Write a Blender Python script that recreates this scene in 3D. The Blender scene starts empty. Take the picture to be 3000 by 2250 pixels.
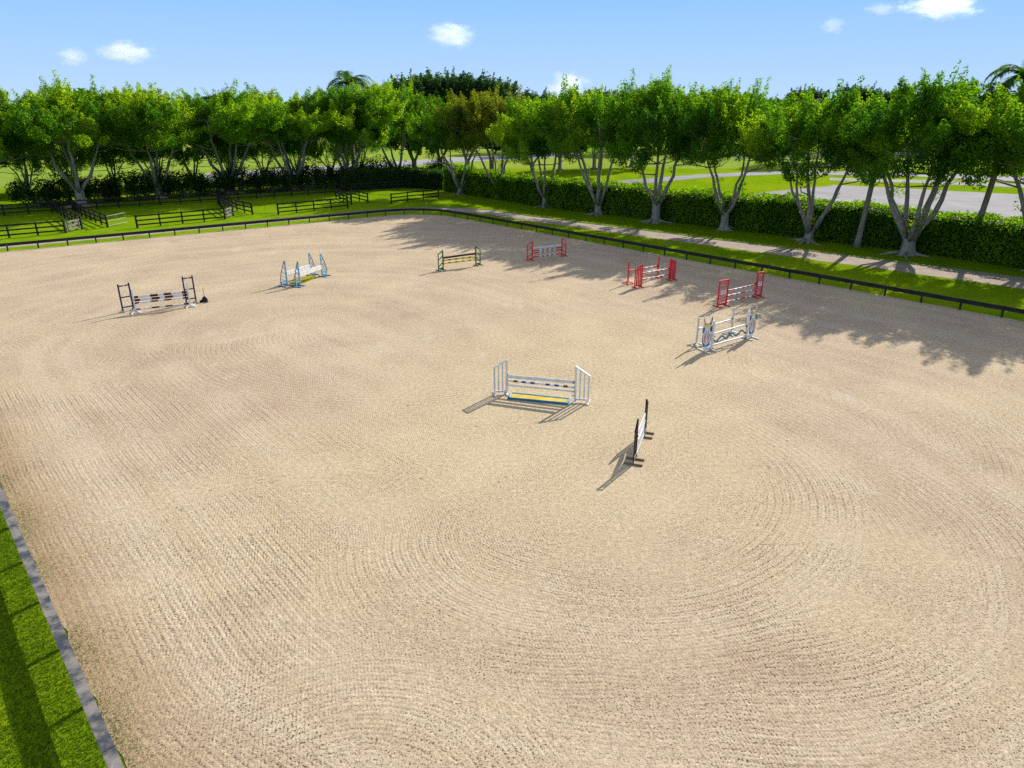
import bpy, math, random
import numpy as np
from mathutils import Vector, Matrix
R = math.radians
sc = bpy.context.scene
COL = sc.collection
rnd = random.Random(7)

# ------------------------------------------------------------------ camera
FOC, HORIZ, CAMH = 2080.0, 312.0, 12.5           # survey of the photograph (3000 px wide)
PITCH = math.atan((1125 - HORIZ) / FOC)
cam = bpy.data.cameras.new('camera'); co = bpy.data.objects.new('camera', cam); COL.objects.link(co)
co.location = (0, 0, CAMH); co.rotation_euler = (math.pi/2 - PITCH, 0, 0)
cam.sensor_width = 36; cam.lens = 36*FOC/3000; cam.clip_end = 20000; cam.clip_start = .1
sc.camera = co

def G(px, py, z=0.0):
    """survey helper: where the sight line of the photograph meets height z"""
    u = (px-1500)/FOC; v = -(py-1125)/FOC
    d1 = math.cos(PITCH)+v*math.sin(PITCH); d2 = -math.sin(PITCH)+v*math.cos(PITCH)
    t = (z-CAMH)/d2
    return Vector((u*t, d1*t, z))
def Zat(Y, py):
    v = -(py-1125)/FOC
    return CAMH + Y*(-math.sin(PITCH)+v*math.cos(PITCH))/(math.cos(PITCH)+v*math.sin(PITCH))

# ------------------------------------------------------------------ light
SUN_EL, SUN_AZ = R(30.3), R(53.5)                 # azimuth counter-clockwise from +X
sd = Vector((math.cos(SUN_EL)*math.cos(SUN_AZ), math.cos(SUN_EL)*math.sin(SUN_AZ), math.sin(SUN_EL)))
sl = bpy.data.lights.new('sun', 'SUN'); so = bpy.data.objects.new('sun', sl); COL.objects.link(so)
sl.energy = 5.0; sl.angle = R(.5); sl.color = (1, .93, .80)
so.rotation_euler = sd.to_track_quat('Z', 'Y').to_euler()
w = bpy.data.worlds.new('World'); sc.world = w; w.use_nodes = True
nt = w.node_tree; nt.nodes.clear()
sky = nt.nodes.new('ShaderNodeTexSky'); sky.sky_type = 'NISHITA'; sky.sun_disc = False
sky.sun_elevation = SUN_EL; sky.sun_rotation = math.pi/2 - SUN_AZ
sky.air_density = 1.0; sky.dust_density = .15; sky.ozone_density = 4.0
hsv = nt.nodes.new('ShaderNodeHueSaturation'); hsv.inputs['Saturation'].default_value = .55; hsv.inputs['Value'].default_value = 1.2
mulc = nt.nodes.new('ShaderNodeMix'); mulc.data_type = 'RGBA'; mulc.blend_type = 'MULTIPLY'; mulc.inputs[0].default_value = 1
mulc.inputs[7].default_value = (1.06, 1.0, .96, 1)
bg = nt.nodes.new('ShaderNodeBackground'); bg.inputs[1].default_value = .15
wo = nt.nodes.new('ShaderNodeOutputWorld')
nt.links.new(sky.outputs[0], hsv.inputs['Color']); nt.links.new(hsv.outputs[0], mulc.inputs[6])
tc = nt.nodes.new('ShaderNodeTexCoord'); sp_ = nt.nodes.new('ShaderNodeSeparateXYZ'); nt.links.new(tc.outputs['Generated'], sp_.inputs[0])
rmp = nt.nodes.new('ShaderNodeValToRGB'); nt.links.new(sp_.outputs[2], rmp.inputs[0])
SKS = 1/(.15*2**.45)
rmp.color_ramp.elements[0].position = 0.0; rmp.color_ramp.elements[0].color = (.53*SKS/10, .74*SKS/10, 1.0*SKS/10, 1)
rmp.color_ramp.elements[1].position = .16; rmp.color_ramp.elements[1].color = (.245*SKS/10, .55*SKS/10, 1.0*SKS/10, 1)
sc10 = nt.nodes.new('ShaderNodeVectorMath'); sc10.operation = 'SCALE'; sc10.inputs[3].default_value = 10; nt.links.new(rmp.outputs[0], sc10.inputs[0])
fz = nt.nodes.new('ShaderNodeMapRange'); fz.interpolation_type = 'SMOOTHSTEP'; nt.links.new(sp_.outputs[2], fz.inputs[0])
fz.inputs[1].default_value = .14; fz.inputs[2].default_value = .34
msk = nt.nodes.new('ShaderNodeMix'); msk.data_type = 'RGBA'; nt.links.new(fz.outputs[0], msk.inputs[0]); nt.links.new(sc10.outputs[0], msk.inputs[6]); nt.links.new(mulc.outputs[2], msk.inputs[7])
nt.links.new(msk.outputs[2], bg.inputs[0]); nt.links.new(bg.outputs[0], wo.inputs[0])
sc.view_settings.view_transform = 'Standard'; sc.view_settings.look = 'None'
sc.view_settings.exposure = .45; sc.view_settings.gamma = 1
sc.render.engine = 'CYCLES'
cy = sc.cycles
cy.max_bounces = 9; cy.diffuse_bounces = 3; cy.glossy_bounces = 2; cy.transmission_bounces = 5
cy.volume_bounces = 5; cy.caustics_reflective = False; cy.caustics_refractive = False
cy.use_denoising = False; cy.sample_clamp_indirect = 4

# ------------------------------------------------------------------ node helper
class NT:
    def __init__(s, name):
        s.m = bpy.data.materials.new(name); s.m.use_nodes = True
        s.t = s.m.node_tree; s.t.nodes.clear()
        s.out = s.n('ShaderNodeOutputMaterial')
    def n(s, t, **k):
        q = s.t.nodes.new(t)
        for a, b in k.items(): setattr(q, a, b)
        return q
    def set(s, sock, v):
        if isinstance(v, bpy.types.NodeSocket): s.t.links.new(v, sock)
        else:
            if isinstance(v, (tuple, list)) and len(v) == 3 and sock.type == 'RGBA': v = (*v, 1)
            sock.default_value = v
    def math(s, op, a, b=None, c=None, clamp=False):
        q = s.n('ShaderNodeMath', operation=op, use_clamp=clamp); s.set(q.inputs[0], a)
        if b is not None: s.set(q.inputs[1], b)
        if c is not None: s.set(q.inputs[2], c)
        return q.outputs[0]
    def vmath(s, op, a, b=None, out=0):
        q = s.n('ShaderNodeVectorMath', operation=op); s.set(q.inputs[0], a)
        if b is not None:
            if op == 'SCALE': s.set(q.inputs[3], b)
            else: s.set(q.inputs[1], b)
        return q.outputs[out]
    def mix(s, f, a, b, mode='MIX'):
        q = s.n('ShaderNodeMix', data_type='RGBA', blend_type=mode); s.set(q.inputs[0], f); s.set(q.inputs[6], a); s.set(q.inputs[7], b)
        return q.outputs[2]
    def fmix(s, f, a, b):
        q = s.n('ShaderNodeMix', data_type='FLOAT'); s.set(q.inputs[0], f); s.set(q.inputs[2], a); s.set(q.inputs[3], b)
        return q.outputs[0]
    def noise(s, scale, detail=2, vec=None, rough=.5, dist=0, out=0):
        q = s.n('ShaderNodeTexNoise'); q.inputs['Scale'].default_value = scale; q.inputs['Detail'].default_value = detail
        q.inputs['Roughness'].default_value = rough; q.inputs['Distortion'].default_value = dist
        if vec is not None: s.set(q.inputs['Vector'], vec)
        return q.outputs[out]
    def smooth(s, v, a, b, lo=0.0, hi=1.0, kind='SMOOTHSTEP'):
        q = s.n('ShaderNodeMapRange', interpolation_type=kind)
        s.set(q.inputs[0], v); s.set(q.inputs[1], a); s.set(q.inputs[2], b); s.set(q.inputs[3], lo); s.set(q.inputs[4], hi)
        return q.outputs[0]
    def pos(s): return s.n('ShaderNodeNewGeometry').outputs['Position']
    def obj(s): return s.n('ShaderNodeTexCoord').outputs['Object']
    def bump(s, h, strength, dist):
        q = s.n('ShaderNodeBump'); q.inputs['Strength'].default_value = strength; q.inputs['Distance'].default_value = dist
        s.set(q.inputs['Height'], h); return q.outputs[0]
    def principled(s, col, rough=.6, spec=.3, normal=None, metal=0):
        q = s.n('ShaderNodeBsdfPrincipled'); s.set(q.inputs['Base Color'], col); s.set(q.inputs['Roughness'], rough)
        q.inputs['Specular IOR Level'].default_value = spec; q.inputs['Metallic'].default_value = metal
        if normal is not None: s.set(q.inputs['Normal'], normal)
        s.t.links.new(q.outputs[0], s.out.inputs[0]); return q

def paint(name, c, rough=.5, wear=.25, spec=.35, dirt=(.30, .24, .17)):
    k = NT(name); p = k.obj()
    n1 = k.noise(3.0, 4, p); n2 = k.noise(38.0, 3, p)
    v = k.smooth(n1, .3, .75, .80, 1.08)
    col = k.mix(1.0, (*c, 1), k.n('ShaderNodeCombineColor').outputs[0], 'MULTIPLY') if False else k.vmath('SCALE', (*c,)[:3], v)
    m = k.math('MULTIPLY', k.smooth(n2, .58, .72), k.smooth(n1, .45, .65))
    col = k.mix(k.math('MULTIPLY', m, wear), col, (*dirt, 1))
    k.principled(col, rough, spec, k.bump(n2, .15, .004)); return k.m

M = {}
M['white'] = paint('white_paint', (.74, .74, .73))
M['offwhite'] = paint('aged_white_paint', (.62, .62, .60), wear=.5)
M['red'] = paint('red_paint', (.72, .02, .035))
M['darkred'] = paint('deep_red_paint', (.46, .014, .026))
M['navy'] = paint('navy_paint', (.018, .018, .11))
M['royal'] = paint('royal_blue_paint', (.02, .06, .36))
M['sky'] = paint('sky_blue_paint', (.12, .44, .66))
M['teal'] = paint('teal_blue_paint', (.015, .20, .34))
M['petrol'] = paint('petrol_blue_paint', (.03, .12, .20))
M['green'] = paint('green_paint', (.012, .15, .055))
M['yellow'] = paint('yellow_paint', (.86, .60, .03))
M['maroon'] = paint('maroon_paint', (.055, .012, .012))
M['black'] = paint('black_paint', (.012, .012, .013), wear=.12)
M['slate'] = paint('blue_grey_paint', (.16, .23, .29))
M['orange'] = paint('orange_paint', (.72, .26, .02))
M['salmon'] = paint('salmon_paint', (.60, .17, .10))
M['purple'] = paint('violet_paint', (.07, .045, .26))
M['wood'] = paint('raw_wood', (.20, .13, .07), wear=.4)
M['greywood'] = paint('grey_weathered_wood', (.24, .235, .22), wear=.5)
M['plastic'] = paint('black_plastic', (.015, .016, .018), rough=.4, wear=.1)
M['metal'] = paint('galvanised_steel', (.50, .51, .52), rough=.4, wear=.2)
M['rust'] = paint('rusty_cup', (.06, .035, .02), wear=.1)
M['ochre'] = paint('ochre_tray_floor', (.62, .44, .03), wear=.6, dirt=(.36, .28, .13))

def mat_rail():
    k = NT('rail_board'); p = k.pos()
    n1 = k.noise(1.3, 4, p); n2 = k.noise(16, 4, p, .6)
    nz = k.n('ShaderNodeSeparateXYZ'); k.set(nz.inputs[0], k.n('ShaderNodeNewGeometry').outputs['Normal'])
    c = k.mix(k.smooth(n1, .35, .7), (.013, .014, .016), (.030, .026, .024))
    k.principled(c, .7, .25, k.bump(n2, .3, .01)); return k.m
def mat_cap():
    k = NT('weathered_cap_board'); p = k.pos()
    n1 = k.noise(2.3, 5, p, .65); n2 = k.noise(13, 4, p, .6)
    c = k.mix(k.smooth(n1, .35, .66), (.035, .043, .058), (.22, .20, .175))
    c = k.mix(k.math('MULTIPLY', k.smooth(n2, .66, .74), k.smooth(n1, .5, .62)), c, (.45, .43, .42))
    k.principled(c, .65, .3, k.bump(n2, .3, .01)); return k.m
M['rail'] = mat_rail(); M['cap'] = mat_cap()
def mat_fence():
    k = NT('black_fence_board'); p = k.pos()
    c = k.mix(k.smooth(k.noise(2.5, 4, p), .35, .7), (.010, .011, .012), (.028, .024, .020))
    k.principled(c, .75, .2); return k.m
M['fence'] = mat_fence()

V2 = lambda x, y: Vector((x, y))
a = G(0, 1450, .72); b = G(340, 2250, .72)
NL0, NL1 = V2(a.x, a.y), V2(b.x, b.y)             # near-left side
dN = (NL1-NL0).normalized()
# ---- sand with harrow marks -------------------------------------------------
def mat_sand(name='harrowed_sand', harrow=True):
    k = NT(name); p = k.pos()
    sx = k.n('ShaderNodeSeparateXYZ'); k.set(sx.inputs[0], p)
    flat = k.n('ShaderNodeCombineXYZ'); k.set(flat.inputs[0], sx.outputs[0]); k.set(flat.inputs[1], sx.outputs[1]); P = flat.outputs[0]
    big = k.noise(.16, 3, P); mid = k.noise(1.4, 4, P, .6); fine = k.noise(34, 4, P, .65); grit = k.noise(11, 3, P, .6)
    warp = k.math('MULTIPLY', k.math('SUBTRACT', k.noise(.12, 2, P), .5), .60)
    warp2 = k.math('MULTIPLY', k.math('SUBTRACT', k.noise(1.6, 2, P), .5), .03)
    def dist_pt(c): return k.vmath('DISTANCE', P, (c[0], c[1], 0), out=1)
    def dist_seg(a, b):
        a = Vector((a[0], a[1], 0)); b = Vector((b[0], b[1], 0)); d = (b-a); L = d.length; d = d/L
        rel = k.vmath('SUBTRACT', P, tuple(a)); t = k.vmath('DOT_PRODUCT', rel, tuple(d), out=1)
        t = k.math('MINIMUM', k.math('MAXIMUM', t, 0.0), L)
        q = k.n('ShaderNodeVectorMath', operation='SCALE'); q.inputs[0].default_value = tuple(d); k.set(q.inputs[3], t)
        return k.vmath('LENGTH', k.vmath('SUBTRACT', rel, q.outputs[0]), out=1)
    def dist_line(a, ang):
        rel = k.vmath('SUBTRACT', P, (a[0], a[1], 0))
        return k.vmath('DOT_PRODUCT', rel, (-math.sin(ang), math.cos(ang), 0), out=1)
    edge = k.math('MULTIPLY', k.math('SUBTRACT', k.noise(.5, 3, P), .5), 2.6)
    wob = k.math('ADD', warp, warp2)
    def wave(d, lam): return k.math('SINE', k.math('MULTIPLY', k.math('ADD', d, wob), 2*math.pi/lam))
    def marks(d): return k.math('ADD', k.math('MULTIPLY', wave(d, .28), .45), k.math('MULTIPLY', wave(d, .125), .55))
    d0 = dist_seg((3.2, 23), (-13, 42))
    n1d = k.n('ShaderNodeTexNoise'); n1d.noise_dimensions = '1D'; n1d.inputs['Scale'].default_value = .55; n1d.inputs['Detail'].default_value = 3
    k.set(n1d.inputs['W'], k.math('ADD', d0, k.math('MULTIPLY', warp, 3.0))); band = n1d.outputs[0]
    h = k.math('MULTIPLY', marks(d0), k.smooth(k.math('ADD', d0, edge), 3.0, 7.0))
    def over(h, d, r0, r1, soft=1.2, lims=()):
        de = k.math('ADD', d, edge)
        m = k.math('MULTIPLY', k.smooth(de, r1, r1+soft, 1, 0), k.smooth(de, r0-soft, r0))
        for lp, ln in lims:
            q = k.vmath('DOT_PRODUCT', k.vmath('SUBTRACT', P, (*lp, 0)), (*ln, 0), out=1)
            m = k.math('MULTIPLY', m, k.smooth(k.math('ADD', q, edge), -.6, .6))
        return k.fmix(m, h, marks(d))
    g2 = lambda x, y: tuple(G(x, y))[:2]
    if harrow:
        h = over(h, dist_pt(g2(2150, 1230)), 6.0, 14.0, lims=[(g2(2400, 1250), (.98, .2))])
        h = over(h, dist_pt(g2(2480, 1080)), 2.6, 5.5, lims=[(g2(2480, 1080), (-.4, -.9))])
        h = over(h, dist_pt(g2(800, 1640)), 2.6, 5.6, lims=[(g2(600, 1450), (-.2, .98))])
        h = over(h, dist_pt(g2(-250, 1080)), 3.5, 10.0, lims=[(g2(100, 1150), (.2, .98))])
        h = over(h, dist_pt(g2(1180, 960)), 6.0, 12.0, lims=[(g2(1180, 960), (-.8, -.6))])
        h = over(h, dist_pt(g2(1150, 1160)), 4.0, 8.5, lims=[(g2(900, 1050), (-.3, .95))])
        h = over(h, dist_pt(g2(2050, 1500)), 5.5, 11.0, lims=[(g2(2400, 1700), (.8, -.6))])
        h = over(h, dist_pt(g2(1620, 1560)), 3.4, 6.4, lims=[(g2(1400, 1600), (-.8, -.5))])
        h = over(h, dist_pt(g2(1000, 2500)), 2.2, 4.6, lims=[(g2(1000, 2250), (.2, 1))])
        a = G(0, 1078); b = G(1400, 860)
        h = over(h, k.math('ADD', dist_line(a, math.atan2(b.y-a.y, b.x-a.x)), 50.0), 48.6, 51.4, .4)
        h = over(h, k.math('ADD', dist_line((-33, 60), math.atan2(.593, .805)), 50.0), 44, 58, 1.0, lims=[((-20, 66), (-.8, .6))])
    amp = k.math('MULTIPLY', k.smooth(mid, .30, .62, .6, 1), k.smooth(k.noise(.22, 3, P), .35, .62, .2, 1))
    h = k.math('MULTIPLY', h, amp)
    h3 = k.math('MULTIPLY', k.math('SINE', k.math('MULTIPLY', k.math('ADD', k.vmath('DOT_PRODUCT', P, (.97, .25, 0), out=1), warp2), 2*math.pi/.085)), k.smooth(k.noise(.2, 2, P), .4, .6))
    h = k.math('MULTIPLY', h, 1.0 if harrow else 0.05)
    hh = k.math('ADD', k.math('ADD', k.math('MULTIPLY', h, .38), k.math('MULTIPLY', h3, .10 if harrow else 0.0)), k.math('ADD', k.math('MULTIPLY', fine, 1.7), k.math('MULTIPLY', grit, 1.6)))
    c = k.mix(k.smooth(big, .36, .64), (.475, .37, .25), (.525, .42, .27))
    c = k.mix(k.smooth(k.noise(.085, 3, P), .44, .62, 0, .6), c, (.445, .335, .235))
    c = k.mix(k.smooth(band, .40, .66, 0, .5), c, (.57, .47, .335))
    c = k.mix(k.smooth(k.noise(.23, 4, P, .6), .52, .70, 0, .45), c, (.37, .275, .185))
    c = k.mix(k.smooth(mid, .35, .75, 0, .3), c, (.57, .47, .33))
    if harrow:
        c = k.mix(k.smooth(k.math('ADD', dist_seg(tuple(G(1500, 1300))[:2], tuple(G(1750, 1050))[:2]), k.math('MULTIPLY', edge, 2.0)), 2, 13, .7, 0), c, (.555, .455, .285))
        c = k.mix(k.smooth(k.math('ADD', dist_seg(tuple(G(660, 1000))[:2], tuple(G(800, 972))[:2]), k.math('MULTIPLY', edge, .15)), .1, .6, .35, 0), c, (.62, .52, .40))
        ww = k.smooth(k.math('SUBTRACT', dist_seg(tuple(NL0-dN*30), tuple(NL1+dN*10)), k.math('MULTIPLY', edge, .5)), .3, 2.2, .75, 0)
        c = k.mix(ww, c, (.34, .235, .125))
    gr = k.noise(5.5, 7, P, .82)
    c = k.vmath('SCALE', c, k.smooth(gr, .34, .66, .72, 1.28, 'LINEAR'))
    scuff = k.math('MULTIPLY', k.smooth(k.noise(.75, 4, k.vmath('MULTIPLY', P, (1.0, .45, 1)), .6), .56, .70), k.smooth(k.noise(.10, 2, P), .48, .60))
    c = k.mix(k.math('MULTIPLY', scuff, .5), c, (.62, .53, .40))
    # crumbs and dark fibre; shade of small hollows painted into the furrows with them
    sp = k.math('ADD', k.noise(19, 3, P, .7), k.math('ADD', k.math('MULTIPLY', h, -.075), k.math('MULTIPLY', h3, -.03)))
    spm = k.math('MULTIPLY', k.smooth(sp, .53, .62), k.smooth(k.noise(.35, 2, P), .3, .65, .45, 1.0))
    c = k.mix(spm, c, (.085, .052, .030))
    sp2 = k.smooth(k.noise(42, 2, P, .6), .60, .70, 0, .55)
    c = k.mix(sp2, c, (.17, .12, .085))
    lt = k.smooth(k.noise(27, 2, P, .6), .60, .72, 0, .5)
    c = k.mix(lt, c, (.58, .49, .36))
    vo = k.n('ShaderNodeTexVoronoi', feature='F1'); vo.inputs['Scale'].default_value = 1.7; vo.inputs['Randomness'].default_value = 1.0; k.set(vo.inputs['Vector'], P)
    hoof = k.math('MULTIPLY', k.smooth(vo.outputs['Distance'], .10, .17, 1, 0), k.smooth(k.noise(.17, 3, P, .6), .50, .60))
    hh = k.math('SUBTRACT', hh, k.math('MULTIPLY', hoof, 1.1))
    c = k.mix(k.math('MULTIPLY', hoof, .35), c, (.20, .14, .09))
    k.principled(c, .95, .1, k.bump(hh, .6, .03)); return k.m
M['sand'] = mat_sand()
def mat_path():
    k = NT('path_sand'); p = k.pos()
    c = k.mix(k.smooth(k.noise(.8, 4, p, .6), .35, .65), (.33, .275, .225), (.40, .34, .285))
    c = k.mix(k.smooth(k.noise(14, 3, p, .7), .56, .68, 0, .6), c, (.20, .15, .12))
    k.principled(c, .95, .1, k.bump(k.noise(9, 4, p, .7), .9, .05)); return k.m
M['path'] = mat_path()
def mat_grass(name, a, b, d, sc1=.5):
    k = NT(name); p = k.pos()
    c = k.mix(k.smooth(k.noise(sc1, 4, p, .6), .32, .68), (*a, 1), (*b, 1))
    c = k.mix(k.smooth(k.noise(sc1*.12, 3, p), .45, .62, 0, .6), c, (*d, 1))
    c = k.mix(k.smooth(k.noise(15, 3, p, .7), .52, .68, 0, .6), c, (a[0]*.45, a[1]*.5, a[2]*.6, 1))
    n = k.noise(24, 4, p, .75)
    q = k.principled(c, .9, .0, k.bump(n, .9, .06))
    return k.m
M['lawn'] = mat_grass('lawn_grass', (.135, .245, .006), (.20, .31, .006), (.24, .315, .008))
M['field'] = mat_grass('far_field_grass', (.20, .29, .040), (.25, .34, .050), (.27, .34, .050), .08)
def mat_asphalt():
    k = NT('pale_crushed_stone'); p = k.pos()
    c = k.mix(k.smooth(k.noise(.25, 4, p, .6), .35, .65), (.20, .195, .21), (.25, .245, .257))
    c = k.mix(k.smooth(k.noise(7, 3, p, .7), .55, .7, 0, .5), c, (.15, .145, .16)); c = k.mix(k.smooth(k.noise(.11, 5, p, .65), .48, .62, 0, .55), c, (.165, .16, .17))
    k.principled(c, .9, .15, k.bump(k.noise(14, 3, p, .7), .6, .03)); return k.m
M['stone'] = mat_asphalt()
def mat_track():
    k = NT('pale_wheel_track'); p = k.pos()
    c = k.mix(k.smooth(k.noise(3, 4, p, .7), .4, .6), (.33, .325, .33), (.38, .37, .37))
    k.principled(c, .9, .1); return k.m
M['track'] = mat_track()
def mat_road():
    k = NT('far_road_asphalt'); p = k.pos()
    k.principled(k.mix(k.smooth(k.noise(.6, 4, p), .35, .65), (.22, .24, .28), (.28, .30, .33)), .85, .2); return k.m
M['road'] = mat_road()

# ---- leaves and bark ---------------------------------------------------------
def mat_leaf(name, lo, mid, hi, trans, gloss=.10, obj_var=True):
    k = NT(name)
    t = k.n('ShaderNodeAttribute', attribute_name='tint', attribute_type='GEOMETRY').outputs['Fac']
    r = k.n('ShaderNodeObjectInfo').outputs['Random']
    t2 = k.math('ADD', t, k.math('MULTIPLY', k.math('SUBTRACT', r, .5), .30)) if obj_var else t
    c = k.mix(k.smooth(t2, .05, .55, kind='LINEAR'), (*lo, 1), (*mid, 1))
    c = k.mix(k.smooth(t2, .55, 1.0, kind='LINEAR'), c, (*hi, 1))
    df = k.n('ShaderNodeBsdfDiffuse'); k.set(df.inputs[0], c)
    tl = k.n('ShaderNodeBsdfTranslucent'); k.set(tl.inputs[0], k.mix(1.0, c, (*trans, 1), 'MULTIPLY'))
    gl = k.n('ShaderNodeBsdfGlossy'); gl.inputs['Roughness'].default_value = .5; k.set(gl.inputs[0], (.55, .6, .5))
    a = k.n('ShaderNodeMixShader'); a.inputs[0].default_value = .55
    k.t.links.new(df.outputs[0], a.inputs[1]); k.t.links.new(tl.outputs[0], a.inputs[2])
    b = k.n('ShaderNodeMixShader')
    fr = k.n('ShaderNodeFresnel'); fr.inputs[0].default_value = 1.4
    k.set(b.inputs[0], gloss*.10)
    k.t.links.new(a.outputs[0], b.inputs[1]); k.t.links.new(gl.outputs[0], b.inputs[2])
    k.t.links.new(b.outputs[0], k.out.inputs[0]); return k.m
M['leaf'] = mat_leaf('ficus_leaf', (.030, .095, .010), (.090, .205, .010), (.23, .315, .012), (2.2, 2.3, .7))
M['leafyel'] = mat_leaf('yellowing_ficus_leaf', (.05, .085, .010), (.11, .15, .012), (.20, .215, .015), (1.6, 1.7, .8))
M['leafmid'] = mat_leaf('mid_green_leaf', (.030, .080, .014), (.070, .150, .016), (.14, .22, .02), (1.6, 1.8, .8))
M['leafdark'] = mat_leaf('dark_broadleaf', (.022, .055, .018), (.042, .090, .026), (.08, .14, .035), (1.3, 1.5, .9))
M['hedge'] = mat_leaf('hedge_leaf', (.040, .115, .008), (.10, .22, .008), (.25, .36, .010), (1.7, 1.9, .9), .09, False)
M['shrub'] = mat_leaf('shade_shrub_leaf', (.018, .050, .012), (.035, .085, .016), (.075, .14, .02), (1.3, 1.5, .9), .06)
M['palm'] = mat_leaf('palm_frond', (.03, .085, .02), (.07, .15, .02), (.17, .24, .03), (1.4, 1.6, .9), .12)
M['blade'] = mat_leaf('grass_blade', (.065, .125, .010), (.110, .190, .012), (.18, .23, .02), (1.4, 1.5, .8), .02, False)
M['wood_far'] = mat_leaf('far_wood_leaf', (.022, .055, .030), (.035, .080, .035), (.06, .115, .04), (1.2, 1.3, 1), .03, False)
def mat_bark(name, a, b, c0):
    k = NT(name); p = k.obj()
    st = k.vmath('MULTIPLY', p, (5, 5, 1.1))
    n = k.noise(1.5, 5, st, .6); n2 = k.noise(.9, 3, p)
    c = k.mix(k.smooth(n, .35, .65), (*a, 1), (*b, 1)); c = k.mix(k.smooth(n2, .45, .7, 0, .7), c, (*c0, 1))
    k.principled(c, .85, .15, k.bump(n, .8, .08)); return k.m
M['bark'] = mat_bark('pale_ficus_bark', (.19, .17, .145), (.36, .335, .30), (.27, .27, .25))
M['palmbark'] = mat_bark('palm_trunk_bark', (.20, .165, .13), (.30, .26, .22), (.26, .24, .22))
M['twig'] = mat_bark('hedge_twig', (.012, .022, .006), (.022, .035, .010), (.016, .028, .008))

# ------------------------------------------------------------------ mesh builder
class MB:
    def __init__(s): s.v = []; s.f = []; s.mi = []; s.mats = []
    def mid(s, m):
        if m not in s.mats: s.mats.append(m)
        return s.mats.index(m)
    def add(s, vs, fs, m):
        o = len(s.v); i = s.mid(m); s.v += [tuple(v) for v in vs]
        for f in fs: s.f.append(tuple(o+j for j in f)); s.mi.append(i)
        return s
    def box(s, c, d, m, rot=None):
        hx, hy, hz = d[0]/2, d[1]/2, d[2]/2
        vs = [Vector((x, y, z)) for x in (-hx, hx) for y in (-hy, hy) for z in (-hz, hz)]
        if rot is not None: vs = [rot @ v for v in vs]
        vs = [v + Vector(c) for v in vs]
        return s.add(vs, [(0, 1, 3, 2), (4, 6, 7, 5), (0, 4, 5, 1), (2, 3, 7, 6), (0, 2, 6, 4), (1, 5, 7, 3)], m)
    def bar(s, a, b, wd, ht, m, up=(0, 0, 1)):
        a = Vector(a); b = Vector(b); d = (b-a); L = d.length; d = d/L
        u = Vector(up)
        if abs(d.dot(u)) > .95: u = Vector((0, 1, 0))
        x = d.cross(u).normalized(); z = x.cross(d)
        rot = Matrix((x, d, z)).transposed()
        return s.box((a+b)/2, (wd, L, ht), m, rot)
    def tube(s, pts, rad, m, n=6, cap=True):
        pts = [Vector(p) for p in pts]
        if not isinstance(rad, (list, tuple)): rad = [rad]*len(pts)
        o = len(s.v); i = s.mid(m); x = None
        for j, p in enumerate(pts):
            d = (pts[min(j+1, len(pts)-1)] - pts[max(j-1, 0)]).normalized()
            if x is None:
                x = d.orthogonal().normalized()
            else:
                x = (x - d*x.dot(d)); x = x.normalized() if x.length > 1e-5 else d.orthogonal().normalized()
            y = d.cross(x)
            for q in range(n):
                a = 2*math.pi*q/n
                s.v.append(tuple(p + (x*math.cos(a)+y*math.sin(a))*rad[j]))
        for j in range(len(pts)-1):
            for q in range(n):
                s.f.append((o+j*n+q, o+j*n+(q+1) % n, o+(j+1)*n+(q+1) % n, o+(j+1)*n+q)); s.mi.append(i)
        if cap:
            s.f.append(tuple(o+q for q in reversed(range(n)))); s.mi.append(i)
            e = o+(len(pts)-1)*n; s.f.append(tuple(e+q for q in range(n))); s.mi.append(i)
        return s
    def prism(s, poly, y0, y1, m):
        """outline in the local xz plane, extruded along y"""
        n = len(poly)
        vs = [(p[0], y0, p[1]) for p in poly] + [(p[0], y1, p[1]) for p in poly]
        fs = [tuple(range(n)), tuple(reversed(range(n, 2*n)))] + [(j, j+n, (j+1) % n+n, (j+1) % n) for j in range(n)]
        return s.add(vs, fs, m)
    def build(s, name, parent=None, smooth=False, bevel=0.0):
        me = bpy.data.meshes.new(name); me.from_pydata(s.v, [], s.f); me.update()
        for m in s.mats: me.materials.append(M[m])
        me.polygons.foreach_set('material_index', s.mi)
        if smooth: me.polygons.foreach_set('use_smooth', [True]*len(me.polygons))
        o = bpy.data.objects.new(name, me); COL.objects.link(o)
        if parent is not None: o.parent = parent
        if bevel:
            b = o.modifiers.new('bevel', 'BEVEL'); b.width = bevel; b.segments = 1; b.limit_method = 'ANGLE'
        return o
def tag(o, label=None, cat=None, group=None, kind=None):
    if label: o['label'] = label
    if cat: o['category'] = cat
    if group: o['group'] = group
    if kind: o['kind'] = kind
    return o
def thing(name, label, cat, loc=(0, 0, 0), rz=0, group=None):
    o = bpy.data.objects.new(name, None); COL.objects.link(o); o.empty_display_size = .2
    o.location = loc; o.rotation_euler = (0, 0, rz); return tag(o, label, cat, group)
def dup(root, loc, rz, label, scale=1.0, mats=None):
    r = root.copy(); COL.objects.link(r); r.location = loc; r.rotation_euler = (0, 0, rz)
    r.scale = (scale, scale, scale) if not isinstance(scale, tuple) else scale
    r['label'] = label
    for ch in list(root.children):
        c = ch.copy(); COL.objects.link(c); c.parent = r
        if mats and ch.name.split('.')[0] in mats:
            c.material_slots[0].link = 'OBJECT'; c.material_slots[0].material = M[mats[ch.name.split('.')[0]]]
        for g in list(ch.children):
            d = g.copy(); COL.objects.link(d); d.parent = c
    return r
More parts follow.
